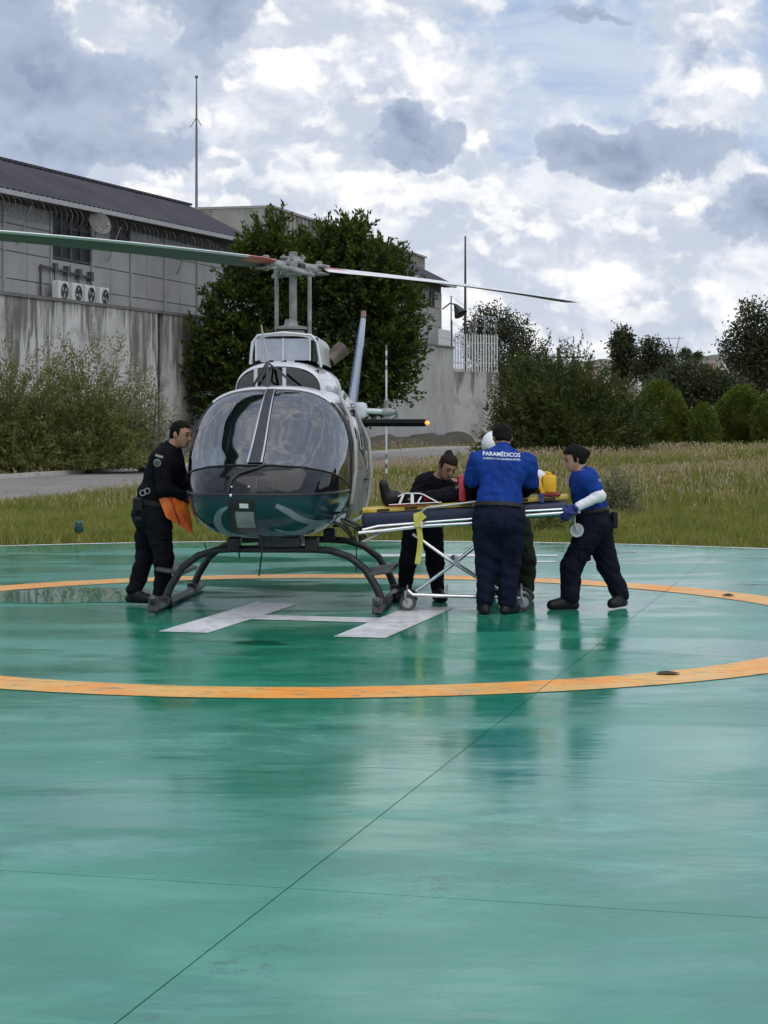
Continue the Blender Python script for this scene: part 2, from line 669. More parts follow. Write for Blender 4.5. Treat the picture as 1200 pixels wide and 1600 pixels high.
def local_rect(u0, u1, v0, v1):
    return [tuple((C0 + NRM * a + D * b)[:2]) for (a, b) in ((u0, v0), (u1, v0), (u1, v1), (u0, v1))]


sheet('letter_marking', [local_rect(-0.98, -0.57, -1.22, 1.22), local_rect(0.44, 0.85, -1.22, 1.22), local_rect(-0.567, 0.437, -0.17, 0.19)], 0.004, WHITE, helipad)
sheet('edge_line', arc_quads(PAD_R - 0.16, PAD_R - 0.01, 90, 0.0, math.pi), 0.004, WHITE, helipad)
# worn white strokes painted beyond the ring
for (xa, ya, xb, yb) in ((588, 866, 742, 870), (818, 867, 872, 869), (900, 869, 938, 871), (838, 877, 868, 879), (905, 878, 930, 879)):
    p0, p1, p2, p3 = gp(xa, yb), gp(xb, yb), gp(xb, ya), gp(xa, ya)
    sheet('line_marking', [[tuple(p0[:2]), tuple(p1[:2]), tuple(p2[:2]), tuple(p3[:2])]], 0.004, WHITE, helipad)

# puddles
puddle_m = glass_mat('standing water', (0.93, 0.96, 0.95), 1.33, 0.01)


def puddle(label, px, py, rx, ry, seed):
    c = gp(px, py)
    r_ = random.Random(seed)
    ph = [r_.uniform(0, 6.28) for _ in range(5)]
    P = []
    for k in range(56):
        a = 2 * math.pi * k / 56
        q = 1 + sum(0.20 / (j + 1) * math.sin((j + 2) * a + ph[j]) for j in range(5))
        P.append((c.x + rx * q * math.cos(a), c.y + ry * q * math.sin(a), 0.007))
    V = P + [(c.x, c.y, 0.007)]
    o = mk('puddle', V, [(k, (k + 1) % 56, 56) for k in range(56)], puddle_m)
    tag(o, label, 'puddle', 'puddles on the pad')


puddle('long still puddle on the pad beside the booted man in black', 105, 932, 0.95, 0.9, 3)
puddle('small dark puddle on the pad between letter and ring', 405, 1006, 0.22, 0.13, 5)

# road beyond the grass, with a pale kerb on its far side
near = [Vector((-7.3, 37.9, 0)) - Vector((6.92, 21, 0)) * 1.2, Vector((-7.3, 37.9, 0)), Vector((-0.38, 58.9, 0)), Vector((5.5, 76.0, 0)), Vector((16.0, 90.0, 0)), Vector((34.0, 98.0, 0)), Vector((70.0, 106.0, 0))]
far = [Vector((-10.3, 52, 0)) - Vector((13.1, 44.4, 0)) * 0.7, Vector((-10.3, 52, 0)), Vector((-3.6, 74.7, 0)), Vector((2.7, 96.4, 0)), Vector((16.0, 106.0, 0)), Vector((34.0, 110.0, 0)), Vector((70.0, 117.0, 0))]
road_m = mat('road asphalt', (0.19, 0.178, 0.17), 0.85, col2=(0.235, 0.222, 0.21), vscale=0.8, bump=0.006, bscale=30, spec=0.25)
V = [(p.x, p.y, -0.045) for p in near] + [(p.x, p.y, -0.045) for p in far]
n_ = len(near)
road = mk('road', V, [(k, k + 1, n_ + k + 1, n_ + k) for k in range(n_ - 1)], road_m)
tag(road, 'grey service road running between grass and the stained wall', kind='structure')
kerb_m = mat('kerb concrete', (0.42, 0.40, 0.37), 0.85, bump=0.004)
kb = MB()
for a, b in zip(far[:-1], far[1:]):
    d_ = (b - a).normalized()
    nn = Vector((-d_.y, d_.x, 0))
    kb.add([(a.x, a.y, -0.06), (b.x, b.y, -0.06), (b.x + nn.x * .16, b.y + nn.y * .16, -0.06), (a.x + nn.x * .16, a.y + nn.y * .16, -0.06),
            (a.x, a.y, 0.07), (b.x, b.y, 0.07), (b.x + nn.x * .16, b.y + nn.y * .16, 0.07), (a.x + nn.x * .16, a.y + nn.y * .16, 0.07)],
           [(3, 2, 1, 0), (4, 5, 6, 7), (0, 1, 5, 4), (1, 2, 6, 5), (2, 3, 7, 6), (3, 0, 4, 7)])
tag(kb.build('kerb', kerb_m), 'pale concrete kerb along the far side of the road', kind='structure')


def in_road(x, y):
    """numpy test"""
    xa = np.interp(y, [p.y for p in near], [p.x for p in near])
    xb = np.interp(y, [p.y for p in far], [p.x for p in far])
    return (x < xa) & (x > xb)


# ------------------------------------------------------------------ wall and buildings
P0 = Vector((-11.4, 58.9, 0))


def wp(s, n, z):
    """s along the wall, n in front of it, z up"""
    return P0 + D * s + NRM * n + Vector((0, 0, z))


def wtop(s):
    return 5.22 + 0.37 * s / 62.0


def stain_mat(name, a, b, stain, ztop, zlen, amount=0.9, base_dark=0.6, seed=0.0):
    """weathered concrete: dark runs from the top, patchy, damp foot"""
    m = bpy.data.materials.new(name)
    m.use_nodes = True
    t = m.node_tree
    t.nodes.clear()
    n = NT(t)
    co = n.n('ShaderNodeTexCoord').outputs['Object']
    co = n.vmath('ADD', co, (seed, seed * 2, 0))
    sp = n.n('ShaderNodeSeparateXYZ', inp={0: co})
    z = sp.outputs[2]
    k = n.ramp(n.noise(co, 0.8, 8, 0.65), 0.35, 0.65)
    col = n.mix(k, c4(a), c4(b))
    run = n.noise(n.scalev(co, (1.0, 1.0, 0.10)), 0.8, 9, 0.66, 0.9)
    run2 = n.noise(n.scalev(co, (1.0, 1.0, 0.22)), 2.6, 7, 0.65, 0.6)
    dep = n.math('SUBTRACT', ztop, z)
    reach = n.math('MULTIPLY', n.ramp(run, 0.42, 0.70), zlen)
    mask = n.math('SUBTRACT', 1.0, n.ramp(n.math('SUBTRACT', dep, reach), -0.6, 0.35))
    mask = n.math('MULTIPLY', mask, n.ramp(run2, 0.34, 0.56, 0.45, 1.0))
    patch = n.ramp(n.noise(co, 0.55, 9, 0.7), 0.53, 0.62)
    mask = n.math('MAXIMUM', mask, n.math('MULTIPLY', patch, 0.45))
    foot = n.ramp(n.math('ADD', z, n.math('MULTIPLY', n.noise(co, 1.0, 6, 0.6), 0.8)), 0.55, 0.95, base_dark, 0.0)
    mask = n.math('MAXIMUM', n.math('MULTIPLY', mask, amount), foot)
    col = n.mix(mask, col, c4(stain))
    p = n.n('ShaderNodeBsdfPrincipled', inp={'Base Color': col, 'Roughness': 0.92, 'Specular IOR Level': 0.15})
    bb = n.n('ShaderNodeBump', inp={'Strength': 1.0, 'Distance': 0.012, 'Height': n.noise(co, 9.0, 8, 0.7)})
    n.set(p, 'Normal', bb.outputs[0])
    o = n.n('ShaderNodeOutputMaterial')
    t.links.new(p.outputs[0], o.inputs[0])
    return m


def wbox(b, s0, s1, n0, n1, z0, z1, dz=None):
    """box in wall coordinates; z1 may be a function of s"""
    f1 = z1 if callable(z1) else (lambda s: z1)
    f0 = z0 if callable(z0) else (lambda s: z0)
    V = [wp(s0, n0, f0(s0)), wp(s1, n0, f0(s1)), wp(s1, n1, f0(s1)), wp(s0, n1, f0(s0)),
         wp(s0, n0, f1(s0)), wp(s1, n0, f1(s1)), wp(s1, n1, f1(s1)), wp(s0, n1, f1(s0))]
    return b.add(V, [(3, 2, 1, 0), (4, 5, 6, 7), (0, 1, 5, 4), (1, 2, 6, 5), (2, 3, 7, 6), (3, 0, 4, 7)])


wall_m = stain_mat('stained wall', (0.56, 0.55, 0.53), (0.42, 0.415, 0.395), (0.10, 0.096, 0.085), 5.35, 4.4, 0.86)
wall_m2 = stain_mat('cleaner wall', (0.40, 0.395, 0.385), (0.34, 0.335, 0.325), (0.17, 0.165, 0.16), 5.5, 1.2, 0.55, 0.75, 3.0)
root = empty('perimeter_wall', wp(0, 0, 0))
tag(root, 'tall stained grey concrete perimeter wall below the warehouses', 'wall')


def at_root(o, root):
    """parent o (built in world coordinates) to root without moving it"""
    o.parent = root
    o.matrix_parent_inverse = Matrix.LocRotScale(root.location, root.rotation_euler, root.scale).inverted()
    return o


segs = [-14, -9.5, -5.1, -0.6, 3.9, 8.1, 13.0, 13.55, 19.2, 24.6, 30.2, 35.9, 41.4, 47.1, 52.6, 57.8, 62.8]
for i, (a, b) in enumerate(zip(segs[:-1], segs[1:])):
    w = MB()
    rec = 0.10 if abs(a - 13.0) < .01 else 0.0      # a recessed drainage slot
    wbox(w, a + 0.012, b - 0.012, -0.28, 0.0 - rec + 0.012 * ((i * 7) % 3 - 1), -0.1, wtop)
    at_root(w.build('wall_panel', mat('wet slot', (0.035, 0.033, 0.03), 0.8) if rec else (wall_m if b < 33 else wall_m2)), root)
cp = MB()
wbox(cp, -14, 62.8, -0.31, 0.045, lambda s: wtop(s) + 0.003, lambda s: wtop(s) + 0.11)
at_root(cp.build('coping', stain_mat('coping concrete', (0.20, 0.195, 0.185), (0.15, 0.15, 0.14), (0.09, 0.088, 0.08), 5.6, 0.6)), root)

# lower return wall with pale palisade on top
W2A, W2B = Vector((4.05, 119.8, 0)), Vector((7.0, 121.6, 0))
rw = MB()
d2 = (W2B - W2A).normalized()
n2 = Vector((d2.y, -d2.x, 0))
z2 = 4.2
V = []
for zz in (-0.1, z2):
    for p in (W2A + n2 * .12 + d2 * .05, W2B + n2 * .12, W2B - n2 * .2, W2A - n2 * .2 + d2 * .05):
        V.append((p.x, p.y, zz))
rw.add(V, [(3, 2, 1, 0), (4, 5, 6, 7), (0, 1, 5, 4), (1, 2, 6, 5), (2, 3, 7, 6), (3, 0, 4, 7)])
tag(rw.build('return_wall', stain_mat('return wall concrete', (0.42, 0.415, 0.405), (0.36, 0.355, 0.345), (0.12, 0.12, 0.115), 4.2, 2.2, 0.9, 0.1, 8.0)),
    'lower concrete wall end with dark run-off stains below the palisade', 'wall')
pal_m = mat('palisade paint', (0.52, 0.52, 0.51), 0.6, var=0.1)
fr = empty('palisade_fence', (W2A.x, W2A.y, z2))
tag(fr, 'pale upright picket palisade on top of the lower wall end', 'fence')
pk = MB()
pk.prism([(-0.045, 0), (0.045, 0), (0.045, 2.2), (0, 2.33), (-0.045, 2.2)], -0.02, 0.02, Matrix.Rotation(R(90), 4, 'X'))
first = pk.build('picket', pal_m, fr)
L2 = (W2B - W2A).length
ang2 = math.atan2(d2.y, d2.x)
npk = 17
for k in range(npk):
    o = first if k == 0 else first.copy()
    if k:
        COL.objects.link(o)
        o.parent = fr
    q = d2 * (0.12 + (L2 - 0.2) * k / (npk - 1))
    o.location = (q.x, q.y, 0.0)
    o.rotation_euler = (0, 0, ang2 + R(random.uniform(-3, 3)))
for hz in (0.55, 1.75):
    rb = MB()
    rb.tube([tuple(d2 * .05 - n2 * .06 + Vector((0, 0, hz))), tuple(d2 * (L2 - .02) - n2 * .06 + Vector((0, 0, hz)))], 0.035, 6)
    rb.build('rail', pal_m, fr)
for t_ in (0.04, 0.5, 0.98):
    pb = MB()
    q = d2 * (L2 * t_) - n2 * .12
    pb.box((q.x, q.y, 1.55), (.08, .08, 3.1))
    pb.build('post', mat('fence post', (0.12, 0.12, 0.12), 0.6), fr)
# short run of pickets on the taller wall, by the warehouse corner
fr2 = empty('picket_fence', wp(59.4, -0.15, wtop(60) + .1))
tag(fr2, 'short row of pale pickets on the tall wall by the warehouse corner', 'fence')
for k in range(9):
    o = first.copy()
    COL.objects.link(o)
    o.parent = fr2
    q = D * (0.35 * k)
    o.location = (q.x, q.y, 0.0)
    o.scale = (1.3, 1, 0.42)
    o.rotation_euler = (0, 0, R(40))
rb = MB()
rb.tube([(0, 0, .5), tuple(D * 3.2 + Vector((0, 0, .5)))], 0.03, 6)
rb.build('rail', pal_m, fr2)

# thin dark mast standing behind the palisade, tall grey mast on the flat-roofed block
mb = MB()
mb.tube([(0, 0, 0), (0, 0, 6.5), (0, 0, 12.5)], [0.11, 0.09, 0.05], 8)
o = mb.build('mast', mat('dark mast steel', (0.06, 0.062, 0.065), 0.5, 0.3))
o.location = tuple(pt(727, 645, 121.2)[:2]) + (0,)
tag(o, 'thin dark steel mast rising behind the palisade fence', 'mast')

# chain-link posts and light mesh behind the palisade
cl = empty('mesh_fence', tuple(pt(705, 645, 123)[:2]) + (0,))
tag(cl, 'wire mesh fence with thin posts above and behind the palisade', 'fence')
pm_ = mat('galvanised steel', (0.34, 0.35, 0.36), 0.45, 0.5)
posts = []
for (px, top) in ((705, 462), (743, 492), (757, 494), (775, 497)):
    q = pt(px, top, 123.0) - Vector(cl.location)
    b = MB()
    b.tube([(q.x, q.y, 0), (q.x, q.y, q.z)], 0.05, 6)
    b.build('post', pm_, cl)
    posts.append(q)
wm = MB()
for a, b in zip(posts[:-1], posts[1:]):
    for k in range(7):
        t_ = k / 6
        za, zb = 4.0 + (a.z - 4.0) * t_, 4.0 + (b.z - 4.0) * t_
        wm.tube([(a.x, a.y, za), (b.x, b.y, zb)], 0.012, 4)
o = wm.build('wire', pm_, cl)
o['kind'] = 'stuff'


# ------------------------------------------------------------------ warehouses behind the wall
panel_m = mat('facade panel', (0.31, 0.308, 0.305), 0.85, var=0.10, vscale=0.7, bump=0.003, bscale=12)
roof_m = mat('roof sheet', (0.038, 0.036, 0.047), 0.75, col2=(0.058, 0.054, 0.066), vscale=0.5, bump=0.004, bscale=20, spec=0.3)
gutter_m = mat('gutter', (0.36, 0.36, 0.36), 0.6)
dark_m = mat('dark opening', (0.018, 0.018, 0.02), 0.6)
strip_m = mat('joint strip', (0.30, 0.30, 0.30), 0.8)
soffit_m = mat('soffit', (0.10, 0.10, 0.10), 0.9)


def corrugated(name, s0, s1, e0, e1, nE, dn, rise, pitch, m, root):
    """roof slope: eave line height e0..e1 at n=nE, rising by `rise` over dn away from the wall"""
    cols = int((s1 - s0) / pitch * 4)
    V = []
    F = []
    for i in range(cols + 1):
        s = s0 + (s1 - s0) * i / cols
        w = 0.035 * math.sin(i * math.pi / 2)
        e = e0 + (e1 - e0) * i / cols
        for j in range(4):
            t = j / 3
            V.append(wp(s, nE - dn * t, e + rise * t + w))
    for i in range(cols):
        for j in range(3):
            F.append((i * 4 + j, (i + 1) * 4 + j, (i + 1) * 4 + j + 1, i * 4 + j + 1))
    o = mk(name, V, F, m)
    return at_root(o, root)


def warehouse(label, s0, s1, eave, strips, rows, zlow, openings, dn=2.55, rise=1.62, nF=-1.0, over=0.6):
    root = empty('warehouse', wp(s0, nF, 0))
    tag(root, label, 'building', 'warehouses behind the wall')
    b = MB()
    wbox(b, s0, s1, nF - 2 * dn + 0.4, nF - 0.06, 0, lambda s: eave(s) - 0.05)
    at_root(b.build('wall', mat('panel backing', (0.10, 0.10, 0.10), 0.9)), root)
    # facade panels one by one
    for (a, c) in zip(strips[:-1], strips[1:]):
        mid = (a + c) / 2
        for (u0, u1) in ((a, mid), (mid, c)):
            for (r0, r1) in zip(rows[:-1], rows[1:]):
                if any(o[0] < (u0 + u1) / 2 < o[1] and o[2] < (r0 + r1) / 2 < o[3] for o in openings):
                    continue
                p = MB()
                wbox(p, u0 + .02, u1 - .02, nF - 0.06, nF + random.uniform(-.004, .004), r0 + .015, r1 - .015)
                at_root(p.build('panel', panel_m), root)
        p = MB()
        wbox(p, a - .06, a + .06, nF + 0.006, nF + 0.07, zlow, rows[-1])
        at_root(p.build('joint_strip', strip_m), root)
    for (o0, o1, z0, z1) in openings:
        w = MB()
        wbox(w, o0, o1, nF - 0.15, nF - 0.10 + 0.055, z0, z1)
        wo_ = at_root(w.build('window', dark_m), root)
        f = MB()
        for (a, c, e, g) in ((o0, o0 + .08, z0, z1), (o1 - .08, o1, z0, z1), ((o0 + o1) / 2 - .04, (o0 + o1) / 2 + .04, z0, z1), (o0 + .085, (o0 + o1) / 2 - .045, z0, z0 + .07), ((o0 + o1) / 2 + .045, o1 - .085, z0, z0 + .07)):
            wbox(f, a, c, nF - 0.04, nF + .02, e, g)
        fo = at_root(f.build('frame', mat('window frame', (0.06, 0.06, 0.06), 0.5)), root)
    # roof
    at_root(corrugated('roof', s0 - .5, s1 + .9, eave(s0), eave(s1), nF + over, dn + over, rise, 0.42, roof_m, root), root)
    r2 = MB()
    V = [wp(s0 - .5, nF - dn, eave(s0) + rise), wp(s1 + .9, nF - dn, eave(s1) + rise), wp(s1 + .9, nF - 2 * dn - over, eave(s1)), wp(s0 - .5, nF - 2 * dn - over, eave(s0)),
         wp(s0 - .5, nF - dn, eave(s0) + rise - .1), wp(s1 + .9, nF - dn, eave(s1) + rise - .1), wp(s1 + .9, nF - 2 * dn - over, eave(s1) - .1), wp(s0 - .5, nF - 2 * dn - over, eave(s0) - .1)]
    r2.add(V, [(0, 1, 2, 3), (7, 6, 5, 4), (0, 4, 5, 1), (1, 5, 6, 2), (2, 6, 7, 3), (3, 7, 4, 0)])
    at_root(r2.build('rear_roof', roof_m), root)
    g = MB()
    V = [wp(s1, nF - .06, eave(s1) - .06), wp(s1, nF - dn, eave(s1) + rise - .12), wp(s1, nF - 2 * dn + .4, eave(s1) - .06), wp(s1 - .2, nF - .06, eave(s1) - .06), wp(s1 - .2, nF - dn, eave(s1) + rise - .12), wp(s1 - .2, nF - 2 * dn + .4, eave(s1) - .06)]
    g.add(V, [(0, 1, 2), (5, 4, 3), (0, 3, 4, 1), (1, 4, 5, 2), (2, 5, 3, 0)])
    at_root(g.build('gable', panel_m), root)
    # soffit, gutter in lengths, ridge cap
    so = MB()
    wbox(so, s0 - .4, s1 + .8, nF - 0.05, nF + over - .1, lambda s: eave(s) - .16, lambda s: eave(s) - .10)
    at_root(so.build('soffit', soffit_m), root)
    ss = s0 - .5
    while ss < s1 + .9:
        e = min(ss + 8.0, s1 + .9)
        gt = MB()
        wbox(gt, ss, e - .06, nF + over + .01, nF + over + .13, lambda s: eave(s) - .20, lambda s: eave(s) - .05)
        at_root(gt.build('gutter', gutter_m), root)
        ss = e
    rc = MB()
    k = s0 - .5
    while k < s1 + .9:
        wbox(rc, k, min(k + .3, s1 + .9), nF - dn - .14, nF - dn + .14, lambda s: eave(s) + rise - .02, lambda s: eave(s) + rise + .07)
        k += .42
    o = at_root(rc.build('ridge_cap', roof_m), root)
    o['kind'] = 'stuff'
    return root


eaveA = lambda s: 8.55 + 0.42 * (s - 2) / 23.0
stripsA = [-12.1, -8.5, -4.9, -1.3, 2.3, 5.85, 9.25, 12.85, 16.3, 19.9, 23.6, 25.2]
wa = warehouse('long grey panelled warehouse with dark roof and four fan units', -12.1, 25.2, eaveA, stripsA, [4.4, 5.05, 5.9, 6.76, 7.62, 8.3], 4.4,
               [(5.9, 7.55, 6.78, 8.25), (7.55, 9.2, 6.78, 8.25), (10.95, 12.8, 7.64, 8.25)])
eaveB = lambda s: 9.35 + 0.2 * (s - 33) / 30.0
warehouse('grey warehouse with dark roof showing beside the big tree', 46.5, 64.0, eaveB, [46.5, 51.0, 55.5, 60.0, 63.9], [4.6, 5.8, 6.9, 8.0, 9.0], 4.6,
          [(46.6, 48.7, 8.02, 8.9), (51.1, 53.2, 8.02, 8.9), (55.6, 57.6, 8.02, 8.9), (60.1, 61.9, 8.02, 8.9)])

# flat-roofed concrete block between them
CB = pt(424, 645, 97.0)
fb = empty('concrete_block', (CB.x, CB.y, 0))
tag(fb, 'plain flat-roofed concrete block rising behind the big tree', 'building')
conc_m = stain_mat('block concrete', (0.36, 0.355, 0.33), (0.30, 0.295, 0.275), (0.13, 0.127, 0.115), 11.75, 1.4, 0.8, 0.0, 5.0)
xs = [0, -4.0, -8.2, -13.0]
for (a, b) in zip(xs[:-1], xs[1:]):
    w = MB()
    q0, q1 = NRM * a, NRM * (b + .02)
    e0, e1 = q0 + D * .3, q1 + D * .3
    V = [(p.x, p.y, z) for z in (0, 11.72) for p in (q0, q1, e1, e0)]
    w.add(V, [(3, 2, 1, 0), (4, 5, 6, 7), (0, 1, 5, 4), (1, 2, 6, 5), (2, 3, 7, 6), (3, 0, 4, 7)])
    w.build('wall_panel', conc_m, fb)
for k in range(9):
    w = MB()
    q0, q1 = D * (.32 + 3.6 * k), D * (.32 + 3.6 * k + 3.58)
    e0, e1 = q0 - NRM * .3, q1 - NRM * .3
    V = [(p.x, p.y, z) for z in (0, 11.72) for p in (q0, q1, e1, e0)]
    w.add(V, [(3, 2, 1, 0), (4, 5, 6, 7), (0, 1, 5, 4), (1, 2, 6, 5), (2, 3, 7, 6), (3, 0, 4, 7)])
    w.build('wall_panel', conc_m, fb)
    rb_ = MB()
    for j in range(5):
        q = D * (.7 + 3.6 * k + .7 * j) + NRM * .05
        rb_.box((q.x, q.y, 11.2), (.12, .12, .95), -GANG)
    o = rb_.build('parapet_rib', conc_m, fb)
    o['kind'] = 'stuff'
w = MB()
V = [(p.x, p.y, z) for z in (11.74, 11.86) for p in (NRM * .1, NRM * -13, NRM * -13 + D * 33, NRM * .1 + D * 33)]
w.add(V, [(3, 2, 1, 0), (4, 5, 6, 7), (0, 1, 5, 4), (1, 2, 6, 5), (2, 3, 7, 6), (3, 0, 4, 7)])
w.build('roof', mat('roof screed', (0.30, 0.295, 0.28), 0.9), fb)
q = pt(307, 122, 99.0)
am = empty('antenna_mast', (q.x, q.y, 11.86))
tag(am, 'tall thin antenna mast standing on the flat concrete block', 'mast')
b = MB()
b.tube([(0, 0, 0), (0, 0, 4.0), (0, 0, q.z - 11.86)], [.07, .055, .03], 8)
b.build('pole', mat('mast grey', (0.16, 0.165, 0.17), 0.5, 0.3), am)
b = MB()
b.sphere((0, 0, q.z - 11.8), .09, 8, 6)
b.build('finial', mat('mast grey', (0, 0, 0)), am)
b = MB()
b.tube([(0, 0, 4.6), (-.30, 0, 4.1)], .02, 6)
b.tube([(0, 0, 4.6), (.22, .1, 4.2)], .02, 6)
b.build('bracket', mat('mast grey', (0, 0, 0)), am)

# four outdoor fan units on the ledge, by place along the wall
ac_m = mat('unit casing', (0.62, 0.62, 0.60), 0.5, var=.06)
names_ac = ['white fan unit on the wall ledge, first from the bush side', 'white fan unit on the wall ledge, second from the bush side',
            'white fan unit on the wall ledge, second from the big tree', 'white fan unit on the wall ledge, nearest the big tree']
for k, px in enumerate((95, 117, 137, 159)):
    r_ = (px - 600) / FOC
    s = (11.4 + .6 * .969 + (58.9 + .6 * .245) * r_) / (D.x - D.y * r_)
    q = wp(s, -0.62, 5.27)
    root = empty('fan_unit', q, -GANG)
    tag(root, names_ac[k], 'air conditioner', 'fan units on the wall ledge')
    # local x -> away from wall front is +x (NRM), y along D
    b = MB()
    b.bbox((0, 0, .40), (.24, .80, .66), .02)
    b.build('casing', ac_m, root)
    b = MB()
    b.lathe([(.27, .121), (.27, .15), (.24, .15), (.24, .121)], (0, 0.05, .40), 'x', 20, False)
    b.build('fan_ring', mat('fan ring', (0.10, 0.10, 0.10), .5), root)
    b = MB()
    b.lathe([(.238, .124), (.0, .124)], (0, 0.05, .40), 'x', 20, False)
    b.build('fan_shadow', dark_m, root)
    b = MB()
    for j in range(3):
        a = j * 2.094 + k
        b.add([(.130, .05 + .05 * math.cos(a + 1.5), .40 + .05 * math.sin(a + 1.5)), (.130, .05 + .22 * math.cos(a), .40 + .22 * math.sin(a)),
               (.137, .05 + .21 * math.cos(a + .7), .40 + .21 * math.sin(a + .7)), (.137, .05 + .05 * math.cos(a + 2.2), .40 + .05 * math.sin(a + 2.2))], [(0, 1, 2, 3)])
    b.build('fan_blade', mat('fan blade', (0.35, 0.35, 0.34), .5), root)
    b = MB()
    for yy in (-.3, .3):
        b.box((0, yy, .03), (.36, .06, .06))
    b.build('foot', mat('unit foot', (0.2, 0.2, 0.2), .6), root)

# pipes feeding the units
pp = empty('refrigerant_pipes', wp(4.9, -0.9, 5.4))
tag(pp, 'dark pipe run with four drops on the facade above the fan units', 'pipe')
b = MB()
b.tube([tuple(D * .0), tuple(Vector((0, 0, 1.05))), tuple(D * 4.2 + Vector((0, 0, .92)))], .05, 6)
b.build('pipe', mat('pipe lagging', (0.075, 0.075, 0.075), .7), pp)
for k in range(4):
    b = MB()
    q = D * (1.1 + 1.0 * k)
    b.box((q.x, q.y, 1.06 - .03 * k), (.16, .22, .30), -GANG)
    b.tube([(q.x, q.y, .92), (q.x, q.y, .2)], .02, 5)
    b.build('valve_box', mat('pipe lagging', (0, 0, 0)), pp)

# satellite dish
q = wp(8.3, -0.55, 7.95)
sd = empty('satellite_dish', q, -GANG)
tag(sd, 'round grey satellite dish under the warehouse eave', 'satellite dish')
b = MB()
prof = [(0.0, 0.0), (.16, .02), (.30, .07), (.42, .14), (.425, .16), (.30, .09), (.16, .04), (0.0, .02)]
b.lathe(prof, (0, 0, 0), 'x', 20, False)
o = b.build('reflector', mat('dish grey', (0.13, 0.13, 0.125), .7), sd, True)
o.rotation_euler = (0, R(-22), R(-35))
o.location = (.25, -.1, .1)
b = MB()
b.tube([(-.4, 0, -.3), (.1, 0, -.3), (.22, -.08, .05)], .03, 6)
b.build('bracket', pm_, sd)
b = MB()
b.tube([(.3, -.1, -.2), (.75, -.42, .05)], .014, 5)
b.sphere((.75, -.42, .06), .05, 8, 6)
b.build('receiver_arm', pm_, sd)

# razor wire coil under the eave
rz = MB()
pts_ = []
for k in range(900):
    t_ = k / 900
    s = -6 + 26 * t_
    a = k * 0.42
    pts_.append(tuple(wp(s, -0.45 + .33 * math.cos(a), 7.95 + .25 * (s + 6) / 26 + .33 * math.sin(a)) - wp(0, -.45, 7.9)))
rz.tube(pts_, .007, 3)
o = rz.build('razor_wire', mat('wire steel', (0.12, 0.12, 0.12), .6, .2))
o.location = wp(0, -.45, 7.9)
tag(o, 'coiled razor wire strung along below the warehouse eave', 'razor wire')
bw = MB()
for s in (-4, 3.2, 10.6, 17.5):
    bw.tube([tuple(wp(s, -.92, 7.0) - wp(0, -.45, 7.9)), tuple(wp(s, -.45, 8.2) - wp(0, -.45, 7.9))], .03, 5)
bo = bw.build('bracket', pm_, o)

# siren horn on the second warehouse corner
q = wp(63.4, -0.85, 8.0)
sh = empty('horn_lamp', q)
tag(sh, 'dark horn-shaped lamp fixed to the warehouse corner', 'lamp')
b = MB()
b.lathe([(.06, 0), (.10, .05), (.42, .75), (.44, .78), (.38, .76), (.0, .3)], (0, 0, 0), 'z', 14, False)
o = b.build('shade', mat('dark mast steel', (0, 0, 0)), sh, True)
o.rotation_euler = (R(20), R(150), 0)
o.location = (.75, -.1, .30)
b = MB()
b.tube([(0, 0, 0), (.45, -.05, .35), (.75, -.1, .3)], .05, 6)
b.build('arm', mat('dark mast steel', (0, 0, 0)), sh)

# ------------------------------------------------------------------ vegetation
def unit(v):
    return v / np.maximum(np.linalg.norm(v, axis=-1, keepdims=True), 1e-9)


def leaf_quads(P, Dr, ln, wd, rr):
    """diamond leaves at P, pointing along Dr; ln, wd arrays or numbers"""
    n = len(P)
    Dr = unit(Dr)
    side = unit(np.cross(Dr, unit(rr.normal(size=(n, 3)))))
    ln = np.broadcast_to(np.asarray(ln, float).reshape(-1, 1), (n, 1))
    wd = np.broadcast_to(np.asarray(wd, float).reshape(-1, 1), (n, 1))
    a = P
    b = P + Dr * ln * 0.45 + side * wd * 0.5
    c = P + Dr * ln
    d = P + Dr * ln * 0.45 - side * wd * 0.5
    return np.stack([a, b, c, d], 1)


def clear_of_wall(P, root):
    q = P + np.array([root[0], root[1], 0])
    rel = q[:, :2] - np.array([P0.x, P0.y])
    nn = rel[:, 0] * NRM.x + rel[:, 1] * NRM.y
    return (nn > 0.12) & (q[:, 2] > 0.0) | ((nn > -0.8) & (q[:, 2] > 5.75))


def lobed_crown(lobes, n_clump, per, size, spread, rr, outward=0.75, aspect=0.5, shell=4.0):
    """lobes: (cx,cy,cz,rx,ry,rz). clumps of leaves near the lobes' skins"""
    lob = np.array(lobes, float)
    w = (lob[:, 3] * lob[:, 4] + lob[:, 4] * lob[:, 5] + lob[:, 3] * lob[:, 5])
    idx = rr.choice(len(lob), n_clump, p=w / w.sum())
    dirs = unit(rr.normal(size=(n_clump, 3)))
    rad = rr.uniform(0.05, 1, n_clump) ** (1 / shell)
    rad *= rr.uniform(0.82, 1.16, n_clump)
    C = lob[idx, :3] + dirs * lob[idx, 3:6] * rad[:, None]
    out = unit(dirs / lob[idx, 3:6] + np.array([0, 0, 0.25]))
    P = np.repeat(C, per, 0) + rr.normal(size=(n_clump * per, 3)) * spread
    O = np.repeat(out, per, 0) * outward + rr.normal(size=(n_clump * per, 3)) * 0.6
    ln = size * rr.uniform(0.6, 1.3, len(P))
    return P, O, ln, ln * aspect


